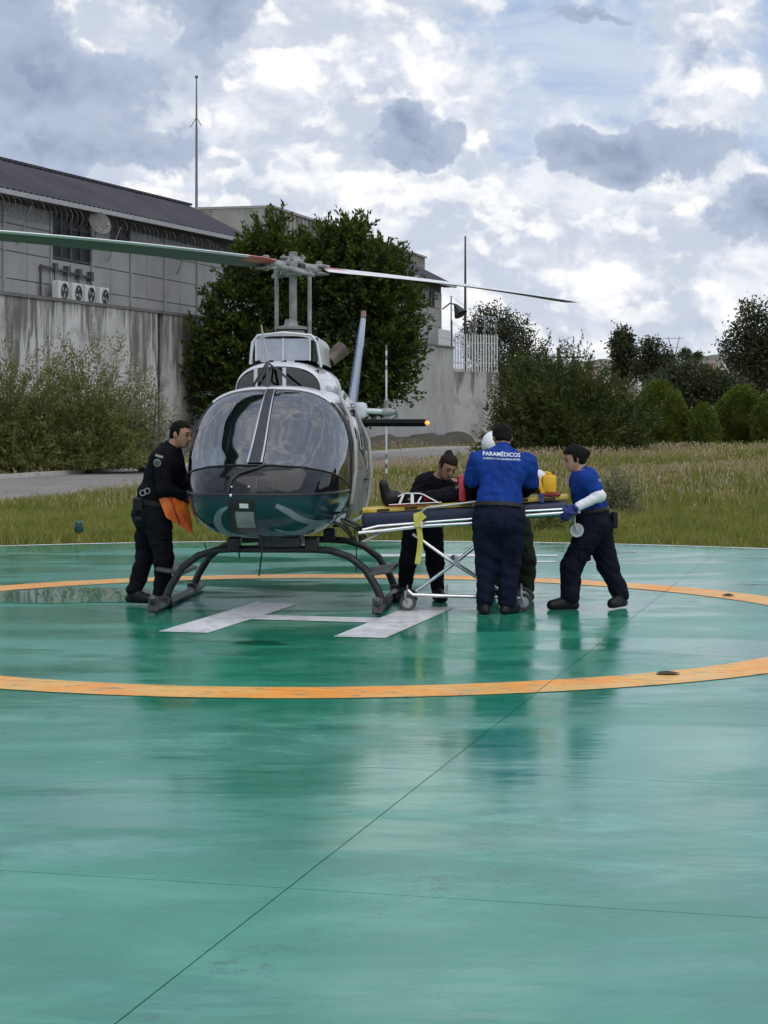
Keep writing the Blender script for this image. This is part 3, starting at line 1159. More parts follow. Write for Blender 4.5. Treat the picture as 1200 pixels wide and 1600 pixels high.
def trunk_mesh(b, base, top, r0, r1, limbs, rr):
    base, top = Vector(base), Vector(top)
    P = []
    for k in range(6):
        t = k / 5
        P.append(base.lerp(top, t) + Vector((rr.normal() * .05, rr.normal() * .05, 0)) * (1 if 0 < k < 5 else 0))
    b.tube(P, [r0 * 1.35] + [r0 + (r1 - r0) * k / 5 for k in range(1, 6)], 9)
    for L in limbs:
        L = Vector(L)
        t = rr.uniform(.35, .95)
        s0 = base.lerp(top, t)
        mid = s0.lerp(L, .5) + Vector((0, 0, .12 * (L - s0).length))
        b.tube([s0, mid, L], [r1 * .9, r1 * .55, r1 * .2], 6)


bark = mat('bark', (0.075, 0.058, 0.042), 0.95, bump=0.02, bscale=18, stretch=(1, 1, .25))
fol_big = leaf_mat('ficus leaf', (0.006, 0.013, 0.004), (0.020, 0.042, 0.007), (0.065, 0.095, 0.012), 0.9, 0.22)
fol_mesq = leaf_mat('mesquite leaf', (0.11, 0.135, 0.035), (0.19, 0.20, 0.06), (0.27, 0.27, 0.11), 0.8, 0.35)
fol_gray = leaf_mat('dry shrub leaf', (0.16, 0.16, 0.09), (0.22, 0.21, 0.13), (0.30, 0.28, 0.19), 1.0, 0.3)
fol_dark = leaf_mat('huizache leaf', (0.026, 0.042, 0.011), (0.060, 0.076, 0.018), (0.12, 0.13, 0.036), 0.8, 0.25)
fol_top = leaf_mat('cypress leaf', (0.055, 0.085, 0.012), (0.10, 0.135, 0.018), (0.18, 0.19, 0.035), 1.2, 0.25)
fol_far = leaf_mat('far tree leaf', (0.030, 0.038, 0.018), (0.048, 0.056, 0.026), (0.075, 0.08, 0.045), 0.5, 0.25)

# the big tree against the wall
rr = np.random.default_rng(3)
bt = empty('tree', (-4.0, 75.2, -0.05))
tag(bt, 'big dense dark green tree rising behind the helicopter', 'tree')
sc_ = 74.5 / FOC


def tz(py, Y=74.5):
    return CAM_H - (py - HOR) * Y / FOC


def tx(px, Y=74.5):
    return (px - 600) * Y / FOC


lobes = []
for (px, py, rx, ry, dep) in ((425, 392, 34, 44, 1.2), (398, 425, 42, 36, 1.4), (452, 412, 42, 36, 1.4), (520, 398, 34, 30, 1.2), (547, 382, 20, 24, .9), (490, 440, 50, 38, 1.6), (592, 428, 34, 30, 1.2), (560, 448, 48, 38, 1.6),
                              (618, 478, 30, 30, 1.2), (380, 485, 56, 46, 1.5), (340, 545, 36, 42, 1.2), (330, 605, 28, 46, 1.0), (400, 560, 68, 58, 1.8), (470, 525, 88, 66, 2.0), (560, 525, 66, 56, 1.8), (618, 545, 34, 36, 1.2),
                              (600, 592, 38, 30, 1.2), (548, 605, 58, 46, 1.6), (460, 625, 98, 66, 2.0), (370, 632, 48, 48, 1.4)):
    lobes.append((tx(px) + 4.0, -0.7, tz(py), rx * sc_, dep, ry * sc_))
P, O, ln, wd = lobed_crown(lobes, 1900, 20, 0.20, 0.13, rr, 0.8, 0.55, 4.0)
# pointed sprays that break the outline
k_ = clear_of_wall(P, bt.location)
q1 = leaf_quads(P[k_], O[k_], ln[k_], wd[k_], rr)
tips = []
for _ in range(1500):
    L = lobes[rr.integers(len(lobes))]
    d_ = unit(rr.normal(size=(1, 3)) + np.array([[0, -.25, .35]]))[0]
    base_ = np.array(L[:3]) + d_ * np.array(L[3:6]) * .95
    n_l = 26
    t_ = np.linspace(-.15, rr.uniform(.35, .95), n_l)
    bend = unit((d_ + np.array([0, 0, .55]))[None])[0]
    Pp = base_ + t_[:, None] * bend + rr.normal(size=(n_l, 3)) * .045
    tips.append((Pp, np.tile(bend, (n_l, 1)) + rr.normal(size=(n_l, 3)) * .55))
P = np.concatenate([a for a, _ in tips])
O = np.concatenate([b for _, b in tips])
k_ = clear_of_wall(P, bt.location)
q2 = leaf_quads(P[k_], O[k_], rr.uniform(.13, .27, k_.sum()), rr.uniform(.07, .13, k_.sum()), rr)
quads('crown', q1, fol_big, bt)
quads('lit_sprays', q2, leaf_mat('lit ficus leaf', (0.012, 0.026, 0.006), (0.05, 0.080, 0.012), (0.16, 0.185, 0.022), 0.9, 0.28), bt)  # brighter leaf copy against the darker crown: light on the tips painted in
b = MB()
trunk_mesh(b, (0, 0, 0), (0.6, -.4, 4.6), .30, .16, [(L[0], L[1], L[2]) for L in lobes], rr)
b.build('trunk', bark, bt, True, 60)


def twig_bush(root, w, dep, h, n_twig, n_leaf, leaf, width, m, rr, droop=0.15, stems=9, up=0.9, core=0.3, lean=(0, 0), name='crown', hook=0.0):
    """bush made of arching twigs set with small leaves"""
    Q = []
    for _ in range(n_twig):
        a = rr.uniform(0, 2 * math.pi)
        el = math.asin(rr.uniform(-.12, 1) ** 1 if up > .5 else rr.uniform(-.2, 1))
        d_ = np.array([math.cos(a) * math.cos(el), math.sin(a) * math.cos(el), math.sin(el)])
        r0 = rr.uniform(core, .95)
        wob = 1 + .22 * math.sin(3 * a + el * 4 + root.location.x) + .12 * math.sin(7 * a + 2)
        st = np.array([d_[0] * w * r0 * wob, d_[1] * dep * r0, .05 * h + max(0, d_[2]) * h * .85 * r0 * wob + lean[0] * 0])
        ln_ = rr.uniform(.22, .5) * h * .42
        t = np.linspace(0, 1, n_leaf)
        dr = unit((d_ * np.array([1, 1, .6]) + np.array([0, 0, up * rr.uniform(.2, 1.0)]))[None])[0]
        P = st + t[:, None] * dr * ln_ + (t ** 2)[:, None] * np.array([0, 0, -droop * ln_ + hook * ln_])
        P += rr.normal(size=P.shape) * .035
        side = unit(np.cross(dr, rr.normal(size=3))[None])[0]
        sg = np.where(np.arange(n_leaf) % 2 == 0, 1.0, -1.0)[:, None]
        Dl = dr * .75 + side * sg * .7 + rr.normal(size=P.shape) * .35
        Q.append(leaf_quads(P, Dl, leaf * rr.uniform(.6, 1.3, n_leaf), width * rr.uniform(.7, 1.2, n_leaf), rr))
    Q = np.concatenate(Q)
    ok = clear_of_wall(Q[:, 0], root.location) & (Q[:, 2, 2] > .02)
    quads(name, Q[ok], m, root)
    b = MB()
    for k in range(stems):
        a = rr.uniform(0, 2 * math.pi)
        e = Vector((math.cos(a) * w * .6, math.sin(a) * dep * .5, h * rr.uniform(.55, .85)))
        b.tube([(0.08 * math.cos(a), .08 * math.sin(a), 0), e * .5 + Vector((rr.normal() * .08, 0, .1)), e], [.030, .022, .008], 5)
    b.build('trunk', bark, root, True, 60)


def bush(label, px, Y, w, dep, h, n_twig, m, seed, cat='bush', group='shrubs along the wall', **kw):
    r_ = empty('bush', (tx(px, Y), Y, -0.05))
    tag(r_, label, cat, group)
    twig_bush(r_, w, dep, h, n_twig, kw.pop('n_leaf', 22), kw.pop('leaf', .11), kw.pop('width', .035), m, np.random.default_rng(seed), **kw)
    return r_


bush('wide olive mesquite bush cut by the picture edge', 22, 57.0, 2.2, 1.3, 3.6, 2300, fol_mesq, 21, core=.15)
bush('tall feathery olive mesquite bush before the stained wall', 140, 57.6, 1.75, 1.2, 4.0, 2000, fol_mesq, 22, core=.15)
bush('thin greyish dry bush next to the man in black', 222, 58.6, 1.0, .8, 3.0, 700, fol_gray, 23, core=.2, n_leaf=14)
bush('broad dark spreading shrub behind the paramedics', 878, 74.0, 2.75, 1.9, 4.0, 5600, fol_dark, 24, group='shrubs on the meadow', droop=.05, leaf=.15, width=.05, stems=14, hook=.1, core=.15, up=.7)
bush('dark lower shrub beside the broad spreading one', 950, 79.0, 1.1, 1.0, 3.0, 1200, fol_dark, 25, group='shrubs on the meadow', leaf=.14, width=.05, core=.15)
bush('small grey weed shrub on the grass behind the pushing woman', 968, 33.5, .36, .35, .85, 260, fol_gray, 26, group='shrubs on the meadow', n_leaf=14, leaf=.06, width=.025, stems=5)
bush('little green weed shrub by the pad edge under the stretcher', 862, 29.0, .32, .3, .55, 110, fol_mesq, 27, group='shrubs on the meadow', n_leaf=14, leaf=.06, width=.025, stems=5)


def topiary(label, px, Y, w, h, seed, flat=0.0):
    rr = np.random.default_rng(seed)
    r_ = empty('topiary_bush', (tx(px, Y), Y, -0.05))
    tag(r_, label, 'topiary bush', 'clipped bushes in a row')
    n = int(5200 * w * h / 6)
    z = rr.uniform(0.02, 1, n)
    prof = np.where(z < .35, .86 + .14 * np.sin(z / .35 * math.pi / 2), np.cos(np.clip((z - .35) / .66, 0, 1) * math.pi / 2) ** .62)
    a = rr.uniform(0, 2 * math.pi, n)
    rad = prof * (1 + .07 * np.sin(5 * a + 9 * z) + .05 * np.sin(11 * a - 14 * z)) * rr.uniform(.80, 1.05, n)
    P = np.stack([np.cos(a) * rad * w / 2, np.sin(a) * rad * w / 2, z * h], 1)
    P = np.repeat(P, 5, 0) + rr.normal(size=(n * 5, 3)) * .055
    O = np.stack([P[:, 0], P[:, 1], np.full(len(P), .6)], 1) + rr.normal(size=P.shape) * .5
    quads('crown', leaf_quads(P, O, rr.uniform(.06, .16, len(P)), rr.uniform(.03, .07, len(P)), rr), fol_top, r_)
    b = MB()
    b.tube([(0, 0, 0), (0.03, 0, h * .4), (0, 0, h * .8)], [.09, .07, .03], 7)
    b.build('trunk', bark, r_)
    c = MB()
    c.lathe([(.02, .06 * h), (.36 * w, .10 * h), (.40 * w, .4 * h), (.27 * w, .72 * h), (.02, .90 * h)], (0, 0, 0), 'z', 14)
    c.build('inner_growth', fol_top, r_, True, 80)


topiary('tall clipped conical bush next to the broad shrub', 1030, 96.0, 2.75, 3.25, 41)
topiary('smallest clipped bush, round and low between two tall ones', 1099, 95.0, 1.45, 2.15, 42)
topiary('wide clipped bush beneath the tall loose tree', 1160, 97.0, 2.9, 3.0, 43)
topiary('clipped bush cut off by the picture edge', 1212, 95.0, 2.2, 2.8, 44)


def far_tree(label, Y, lobes_px, trunk_px, seed, size=.32, clumps=420, per=10, m=fol_far, spread=.28, group='trees beyond the meadow'):
    rr = np.random.default_rng(seed)
    x0 = tx(trunk_px, Y)
    r_ = empty('tree', (x0, Y, -0.05))
    tag(r_, label, 'tree', group)
    size, spread, per = size * .62, spread * .9, int(per * 2.2)
    k = Y / FOC
    lob = [(tx(px, Y) - x0, rr.uniform(-.4, .4), tz(py, Y), rx * k, .9 * min(rx, 45) * k, ry * k) for (px, py, rx, ry) in lobes_px]
    P, O, ln, wd = lobed_crown(lob, clumps, per, size, spread, rr, .6, .55, 3.0)
    ok = P[:, 2] > .1
    quads('crown', leaf_quads(P[ok], O[ok], ln[ok], wd[ok], rr), m, r_)
    b = MB()
    topz = max(l[2] for l in lob)
    trunk_mesh(b, (0, 0, 0), (lob[0][0] * .5, 0, topz * .8), .20, .07, [l[:3] for l in lob], rr)
    b.build('trunk', bark, r_, True, 60)


far_tree('spreading tree behind the palisade and the dark shrub', 129.0, [(770, 505, 38, 28), (745, 520, 25, 25), (810, 515, 28, 22), (780, 545, 52, 32), (830, 555, 28, 25), (790, 590, 60, 30), (850, 580, 30, 20)], 785, 51, .30, 620, 12)
far_tree('upright narrow dark tree on the skyline, shorter trunk side', 160.0, [(972, 530, 14, 18), (978, 552, 18, 18), (975, 580, 17, 22), (968, 545, 12, 12)], 976, 52, .42, 260, 10)
far_tree('thin broken-topped tree next to the upright narrow one', 158.0, [(1018, 545, 17, 16), (1012, 575, 22, 22), (1035, 565, 16, 14), (1045, 560, 10, 8), (1030, 590, 26, 18)], 1020, 53, .40, 300, 10)
far_tree('tall loose eucalyptus on the skyline above the clipped bushes', 150.0, [(1178, 490, 22, 20), (1160, 520, 22, 20), (1192, 525, 26, 26), (1170, 555, 34, 26), (1205, 560, 34, 34), (1140, 540, 10, 14), (1180, 590, 44, 26), (1225, 530, 30, 40)], 1182, 54, .42, 620, 11, spread=.4)
far_tree('low dark tree mass between skyline trees and clipped bushes', 140.0, [(1075, 585, 36, 22), (1050, 600, 40, 20), (1110, 600, 38, 22), (1090, 612, 50, 18), (1140, 610, 40, 20)], 1080, 55, .42, 520, 10)
far_tree('small round tree on the hill by the pylon', 330.0, [(1070, 553, 8, 7), (1088, 556, 7, 5)], 1075, 56, .7, 60, 8)

# ------------------------------------------------------------------ grass: short by the pad, tall with pale seed heads behind
grass_m = leaf_mat('grass blade', (0.155, 0.185, 0.028), (0.25, 0.25, 0.055), (0.36, 0.33, 0.12), 0.6, 0.35, .7)
dry_m = leaf_mat('dry grass', (0.40, 0.31, 0.18), (0.50, 0.38, 0.27), (0.58, 0.46, 0.35), 0.35, 0.4, .8)
rr = np.random.default_rng(77)


def scatter(n, y0, y1, power=1.0):
    u_ = rr.uniform(0, 1, n)
    y = 1.0 / (1 / y0 - u_ * (1 / y0 - 1 / y1))           # density falls with distance
    x = rr.uniform(-1, 1, n) * (.215 * y + 2.2)
    pad_in = ((x - C0.x) ** 2 + (y - C0.y) ** 2) < (PAD_R - .03 + .06 * np.sin(9 * x) * np.sin(23 * x)) ** 2
    rel = (x - P0.x) * NRM.x + (y - P0.y) * NRM.y
    ok = ~pad_in & ~in_road(x, y) & (rel > .3)
    return x[ok], y[ok]


def field(x, y, s, ph):
    return np.sin(x * s + ph) * np.sin(y * s * .7 + 2 * ph) + .5 * np.sin(x * s * 2.3 - y * s * 1.1 + ph)


def blades(x, y, h, w, lean, m, name, z0=-.06):
    n = len(x)
    a = rr.uniform(0, 2 * math.pi, n)
    ld = rr.uniform(0, 2 * math.pi, n)
    ll = h * lean * rr.uniform(.2, 1, n)
    sx, sy = np.cos(a) * w / 2, np.sin(a) * w / 2
    A = np.stack([x - sx, y - sy, np.full(n, z0)], 1)
    B = np.stack([x + sx, y + sy, np.full(n, z0)], 1)
    Cc = np.stack([x + sx * .6 + np.cos(ld) * ll * .55, y + sy * .6 + np.sin(ld) * ll * .55, z0 + h * .65], 1)
    Dd = np.stack([x - sx * .3 + np.cos(ld) * ll, y - sy * .3 + np.sin(ld) * ll, z0 + h], 1)
    return np.stack([A, B, Cc, Dd], 1)


x, y = scatter(240000, 24.0, 95.0)
right = 1 / (1 + np.exp(-(x - .02 * y) / 1.6))
tall = np.clip((y - 29) / 14, 0, 1) * right + np.clip((y - 33) / 10, 0, 1) * .25
patch = field(x, y, .55, .7) + .5 * field(x, y, 2.1, 1.9)
h = (.07 + .11 * rr.uniform(0, 1, len(x))) * (1 + .35 * patch.clip(-1, 1)) + tall * rr.uniform(.05, .30, len(x)) * (1 + .4 * patch.clip(-1, 1))
Qg = blades(x, y, np.maximum(h, .04), .008 + .00030 * y, .7, grass_m, 'grass')
tag(quads('grass', Qg, grass_m), 'short olive green grass around the pad', 'grass', kind='stuff')
x, y = scatter(130000, 28.0, 98.0)
right = 1 / (1 + np.exp(-(x - .02 * y) / 1.3))
pat = field(x, y, .42, 2.1)
pr = 1.9 * (.30 * np.clip((y - 36) / 9, 0, 1) + .9 * np.clip((y - 48) / 14, 0, 1)) * np.clip(field(x, y, 1.7, .3) * .7 + .65, .05, 1) * (.40 + .60 * right) * (.22 + .78 * np.clip(pat + .25, 0, 1.2)) + np.clip((y - 34) / 5, 0, 1) * .10
ok = rr.uniform(0, 1, len(x)) < pr
x, y, pat = x[ok], y[ok], pat[ok]
right = 1 / (1 + np.exp(-(x - .02 * y) / 1.6))
h = rr.uniform(.14, .48, len(x)) * (.60 + .45 * right) * (1 + .2 * pat.clip(-1, 1))
Qs = blades(x, y, h, .007 + .0003 * y, .35, dry_m, 's')
tip = Qs[:, 3]
Hd = leaf_quads(tip - np.array([0, 0, .02]), rr.normal(size=tip.shape) * .35 + np.array([0, 0, 1.0]), rr.uniform(.07, .15, len(tip)), .010 + .0004 * y, rr)
tag(quads('dry_grass', np.concatenate([Qs, Hd]), dry_m), 'tall dry straw coloured seed grass across the meadow', 'grass', kind='stuff')

# dark earth bank at the foot of the wall, beyond the road
eb = MB()
V = []
F = []
for i in range(40):
    s = 24 + 38.0 * i / 39
    hgt = .50 + .10 * math.sin(i * .7) + .05 * math.sin(i * 1.9)
    for (n_, z) in ((1.5, -.1), (1.2, hgt * .6), (.8, hgt), (.3, hgt * .9), (.05, .1)):
        V.append(wp(s, n_ + .1 * math.sin(i * .5), z))
for i in range(39):
    for j in range(4):
        F.append((i * 5 + j, (i + 1) * 5 + j, (i + 1) * 5 + j + 1, i * 5 + j + 1))
eb.add(V, F)
tag(eb.build('earth_bank', mat('dark earth', (0.055, 0.048, 0.036), .95, bump=.05, bscale=5), None, True, 70), 'dark earth bank at the foot of the wall', kind='structure')

# ------------------------------------------------------------------ far hills with houses, pylon, pole
hills_m = mat('far scrub hill', (0.075, 0.075, 0.045), .95, col2=(0.19, 0.165, 0.13), vscale=.035, detail=9)


def ridge(name, Y, prof, m, depth):
    V = []
    F = []
    xs_ = np.linspace(-200, 1700, 150)
    hh = np.interp(xs_, [p[0] for p in prof], [p[1] for p in prof])
    for i, (px, py) in enumerate(zip(xs_, hh)):
        py = py + 1.2 * math.sin(i * .9) + .9 * math.sin(i * 2.3)
        p = pt(px, py, Y)
        for j, (f, zf) in enumerate(((-1.0, 0), (-.6, .35), (-.25, .8), (0, 1.0), (.5, .8), (1.0, 0))):
            yy = Y + depth * f
            V.append((p.x * (1 + .0 * f), yy, max(-.5, p.z * zf + .6 * math.sin(i * 1.7 + j * 2.1))))
    for i in range(149):
        for j in range(5):
            F.append((i * 6 + j, (i + 1) * 6 + j, (i + 1) * 6 + j + 1, i * 6 + j + 1))
    return mk(name, V, F, m, None, True)


tag(ridge('far_hill', 1400, [(-200, 600), (500, 590), (760, 572), (880, 566), (960, 562), (1040, 560), (1100, 556), (1200, 552), (1700, 545)], hills_m, 260), 'low scrub-covered hill on the horizon', kind='structure')
tag(ridge('near_hill', 520, [(-200, 640), (800, 622), (900, 600), (1000, 592), (1060, 582), (1110, 576), (1200, 580), (1700, 575)], hills_m, 110), 'pale nearer slope with walls and scrub below the skyline', kind='structure')
house_cols = [((.62, .60, .57), 'white'), ((.45, .36, .28), 'tan'), ((.55, .53, .50), 'grey'), ((.50, .28, .18), 'brick red')]
spots = [(908, 578, 12, 9), (930, 582, 9, 8), (945, 576, 10, 8), (962, 584, 14, 11), (1000, 586, 9, 8), (1062, 578, 10, 7), (1092, 570, 16, 9), (1112, 574, 12, 9), (1130, 570, 12, 10), (1182, 578, 14, 10)]
pos_w = ['by the utility pole', 'below the hill crest beside the pole', 'halfway along the hill', 'before the upright narrow tree', 'between the two skyline trees', 'below the pylon', 'on the terrace beyond the pylon', 'at the end of the terrace', 'near the loose eucalyptus', 'under the loose eucalyptus']
for k, (px, py, w, h_) in enumerate(spots):
    Y = 470.0
    p = pt(px, py + h_ / 2, Y)
    kk = Y / FOC
    r_ = empty('house', (p.x, p.y, p.z))
    col, nm = house_cols[k % 4]
    tag(r_, 'tiny far %s house %s' % (nm, pos_w[k]), 'house', 'houses on the far slope')
    b = MB()
    b.box((0, 0, h_ * kk / 2 - 2.5), (w * kk, 4, h_ * kk + 5))
    b.build('wall', mat('house ' + nm, col, .85), r_)
    b = MB()
    b.box((0, 0, h_ * kk + .12), (w * kk * 1.06, 4.3, .22))
    b.build('roof', mat('house roof', (.22, .18, .16), .9), r_)
    for j in (-.25, .22):
        b = MB()
        b.box((j * w * kk, -2.0, h_ * kk * .55), (w * kk * .16, .08, h_ * kk * .3))
        b.build('window', dark_m, r_)
pyl = pt(1053, 526, 900)
py_ = empty('pylon', (pyl.x, 900, 0))
tag(py_, 'faint lattice power pylon on the skyline', 'pylon')
b = MB()
H = pyl.z
for sx in (-1, 1):
    for sy in (-1, 1):
        b.tube([(sx * 3.2, sy * 3.2, 0), (sx * .8, sy * .8, H * .8), (sx * 2.6, 0, H)], .16, 4)
for k in range(9):
    z0, z1 = H * k / 11, H * (k + 1) / 11
    w0, w1 = 3.2 - 2.4 * k / 9, 3.2 - 2.4 * (k + 1) / 9
    b.tube([(-w0, -w0, z0), (w1, -w1, z1)], .1, 4)
    b.tube([(w0, -w0, z0), (-w1, -w1, z1)], .1, 4)
b.build('lattice', mat('pylon steel', (.30, .31, .33), .5, .3), py_)
b = MB()
b.tube([(-4.2, 0, H * .98), (4.2, 0, H * .98)], .14, 4)
b.tube([(-3.2, 0, H * .86), (3.2, 0, H * .86)], .12, 4)
b.build('crossarm', mat('pylon steel', (0, 0, 0)), py_)
up = pt(873, 543, 112)
ut = empty('utility_pole', (up.x, 112, 0))
tag(ut, 'dark utility pole with crossarm above the broad shrub', 'utility pole')
b = MB()
b.tube([(0, 0, 0), (0, 0, up.z)], [.16, .11], 8)
b.build('pole', mat('pole wood', (.06, .055, .05), .8), ut)
b = MB()
b.box((.45, 0, up.z - .55), (1.9, .1, .1))
b.build('crossarm', mat('pole wood', (0, 0, 0)), ut)
b = MB()
for xx in (-.3, .5, 1.2):
    b.lathe([(.05, 0), (.06, .1), (.03, .2)], (xx, 0, up.z - .5), 'z', 8)
b.build('insulators', mat('porcelain', (.4, .38, .35), .4), ut)

# pad edge light
q = gp(123, 846.5)
el = empty('edge_light', (q.x, q.y, 0.0))
tag(el, 'small green capped edge light on a yellow post by the pad rim', 'edge light')
b = MB()
b.lathe([(.045, -.06), (.045, .02), (.022, .03), (.022, .10), (.04, .11), (.05, .125)], (0, 0, 0), 'z', 12)
b.build('post', mat('light post yellow', (.55, .38, .09), .6), el, True)
b = MB()
b.lathe([(.056, .126), (.060, .14), (.060, .25), (.05, .27), (.02, .275)], (0, 0, 0), 'z', 14)
b.build('lens', mat('green lens', (.005, .055, .045), .2), el, True)
# scraps lying on the pad
for (px, py, w, lab) in ((1043, 1055, .04, 'dark crumpled scrap lying on the front of the orange ring'), (1138, 932, .035, 'dark scrap lying on the far side of the ring'), (280, 911, .03, 'small scrap on the far ring near the booted man')):
    q = gp(px, py)
    r_ = random.Random(px)
    b = MB()
    V = [(0, 0, .022)]
    for k in range(9):
        a = k * .698
        s_ = r_.uniform(.6, 1.3)
        V.append((w * 1.7 * s_ * math.cos(a), w * s_ * math.sin(a), r_.uniform(.0, .018)))
    b.add(V, [(0, k + 1, (k + 1) % 9 + 1) for k in range(9)])
    b.add([(p_[0], p_[1], -.002) for p_ in V[1:]], [tuple(range(8, -1, -1))])
    o = b.build('leaf_scrap', mat('dead leaf', (.05, .045, .03), .8))
    o.location = (q.x, q.y, .008)
    tag(o, lab, 'debris', 'scraps lying on the pad')

# ------------------------------------------------------------------ helicopter
HX, HY, HYAW = -1.095, 16.30, R(5.0)
heli = empty('helicopter', (HX, HY, 0), -HYAW)
tag(heli, 'two-bladed helicopter with bubble windshield and dark green nose parked on the white letter', 'helicopter')

glossy_black = mat('nose black', (0.008, 0.008, 0.010), 0.08, coat=0.15, var=.1, rvar=.03, bump=.0026, bscale=4, spec=.38)
hull_green = mat('hull green', (0.006, 0.036, 0.046), 0.2, coat=0.15, col2=(0.008, 0.050, 0.052), vscale=1.2, rvar=.05, spec=.25)
hull_white = mat('hull white', (0.60, 0.62, 0.65), 0.25, coat=0.4, var=.06, vscale=2, rvar=.08)
hull_grey = mat('hull grey', (0.36, 0.36, 0.34), 0.35, var=.12, vscale=3, rvar=.1)
frame_dark = mat('frame dark', (0.022, 0.023, 0.027), 0.35)
silver = mat('bright trim', (0.62, 0.64, 0.66), 0.22, 0.85, var=.06)
skid_m = mat('skid paint', (0.010, 0.011, 0.012), 0.5, col2=(.022, .024, .025), vscale=9, rvar=.12)
skid_worn = mat('skid worn', (0.035, 0.036, 0.038), 0.5, 0.2, col2=(.11, .11, .11), vscale=7, rvar=.1)
rotor_m = mat('rotor head', (0.17, 0.175, 0.172), 0.5, var=.2, vscale=8, rvar=.12, col2=(.30, .305, .30))
blade_under = mat('blade underside', (0.085, 0.09, 0.088), 0.55, var=.12)
blade_top = mat('blade edge white', (0.66, 0.67, 0.67), 0.35, var=.06)
blade_red = mat('blade root red', (0.45, 0.10, 0.07), 0.45)
wind_glass = glass_mat('windshield glass', (0.70, 0.80, 0.90), 2.7)
side_glass = glass_mat('side glass', (0.45, 0.52, 0.60), 2.4)

SEC = [  # y, half width, z bottom, z top, exponent
    (0.00, 0.03, 0.965, 1.035, 2.0), (0.03, 0.22, 0.88, 1.135, 2.1), (0.10, 0.37, 0.795, 1.215, 2.25), (0.22, 0.485, 0.715, 1.295, 2.5),
    (0.40, 0.575, 0.67, 1.405, 2.65), (0.62, 0.64, 0.645, 1.565, 2.8), (0.85, 0.675, 0.63, 1.735, 3.0), (1.08, 0.695, 0.62, 1.87, 3.1),
    (1.35, 0.70, 0.62, 1.94, 3.2), (1.7, 0.705, 0.62, 1.955, 3.2), (2.2, 0.705, 0.62, 1.955, 3.2), (2.7, 0.69, 0.63, 1.945, 3.0),
    (3.1, 0.63, 0.69, 1.92, 2.5), (3.5, 0.53, 0.80, 1.87, 2.3), (3.9, 0.40, 1.00, 1.80, 2.1), (4.3, 0.28, 1.22, 1.74, 2.0), (4.7, 0.20, 1.36, 1.71, 2.0),
    (6.2, 0.155, 1.43, 1.72, 2.0), (8.2, 0.10, 1.54, 1.73, 2.0), (8.7, 0.06, 1.60, 1.71, 2.0)]
SA = np.array(SEC)


def catmull(xs, ys, q):
    out = np.zeros_like(q)
    m = np.gradient(ys, xs)
    i = np.clip(np.searchsorted(xs, q) - 1, 0, len(xs) - 2)
    h = xs[i + 1] - xs[i]
    t = (q - xs[i]) / h
    return ((2 * t ** 3 - 3 * t ** 2 + 1) * ys[i] + (t ** 3 - 2 * t ** 2 + t) * h * m[i] + (-2 * t ** 3 + 3 * t ** 2) * ys[i + 1] + (t ** 3 - t ** 2) * h * m[i + 1])


qy = np.concatenate([np.linspace(0, .12, 8), np.linspace(.15, 1.5, 34), np.linspace(1.56, 4.7, 40), np.linspace(4.9, 8.7, 14)])
cw, cb, ct, ce = [catmull(SA[:, 0], SA[:, k], qy) for k in (1, 2, 3, 4)]
NS = 96


def ring_pt(i, a):
    e = 2.0 / ce[i]
    c, s = math.cos(a), math.sin(a)
    x = cw[i] * math.copysign(abs(c) ** e, c)
    zc, hh = (cb[i] + ct[i]) / 2, (ct[i] - cb[i]) / 2
    z = zc + hh * math.copysign(abs(s) ** e, s)
    # tumblehome: upper cabin a little narrower
    if qy[i] > .3:
        up = max(0, (z - 1.25)) / .7
        x *= 1 - .10 * up * up
    return (x, qy[i], z)


bm = bmesh.new()
rings = []
for i in range(len(qy)):
    rings.append([bm.verts.new(ring_pt(i, 2 * math.pi * (k + .5) / NS)) for k in range(NS)])
for i in range(len(qy) - 1):
    for k in range(NS):
        bm.faces.new((rings[i][k], rings[i][(k + 1) % NS], rings[i + 1][(k + 1) % NS], rings[i + 1][k]))
bm.faces.new(rings[0][::-1])
bm.faces.new(rings[-1])
bmesh.ops.recalc_face_normals(bm, faces=bm.faces)
hull_bvh = BVHTree.FromBMesh(bm)


def bis(co, no):
    bmesh.ops.bisect_plane(bm, geom=bm.verts[:] + bm.edges[:] + bm.faces[:], dist=1e-5, plane_co=co, plane_no=no)


WB = lambda y: 1.305 - 0.20 * y          # windshield base line
bis((0, 0, 1.035), (0, 0, 1))
bis((0, 0, 1.305), Vector((0, 0.20, 1)).normalized())
bis((0, 0, 1.80), (0, 0, 1))
bis((0, 0, 1.17), (0, 0, 1))
for yy in (1.22, 1.30, 2.02, 2.12, 2.72):
    bis((0, yy, 0), (0, 1, 0))
groups = {}
for f in bm.faces:
    c = f.calc_center_median()
    y, z = c.y, c.z
    if y < 1.22:
        if z < 1.035:
            g = 'lower_nose'
        elif z < WB(y):
            g = 'nose_cowl'
        else:
            g = 'windshield'
    elif y < 1.30:
        g = 'lower_hull' if z < 1.035 else 'door_post'
    elif y > 4.6:
        g = 'tail_boom'
    elif z < 1.035:
        g = 'lower_hull'
    elif 1.17 < z < 1.80 and (1.30 < y < 2.02 or 2.12 < y < 2.72):
        g = ('window_a' if y < 2.05 else 'window_b') + ('r' if c.x > 0 else 'l')
    else:
        g = 'cabin_shell'
    groups.setdefault(g, []).append(f)


def from_faces(name, faces, m, parent, solid=None):
    idx = {}
    V = []
    F = []
    for f in faces:
        r = []
        for v in f.verts:
            if v.index not in idx:
                idx[v.index] = len(V)
                V.append(tuple(v.co))
            r.append(idx[v.index])
        F.append(r)
    o = mk(name, V, F, m, parent, True)
    if solid:
        md = o.modifiers.new('thickness', 'SOLIDIFY')
        md.thickness = solid
        md.offset = -1
    return o


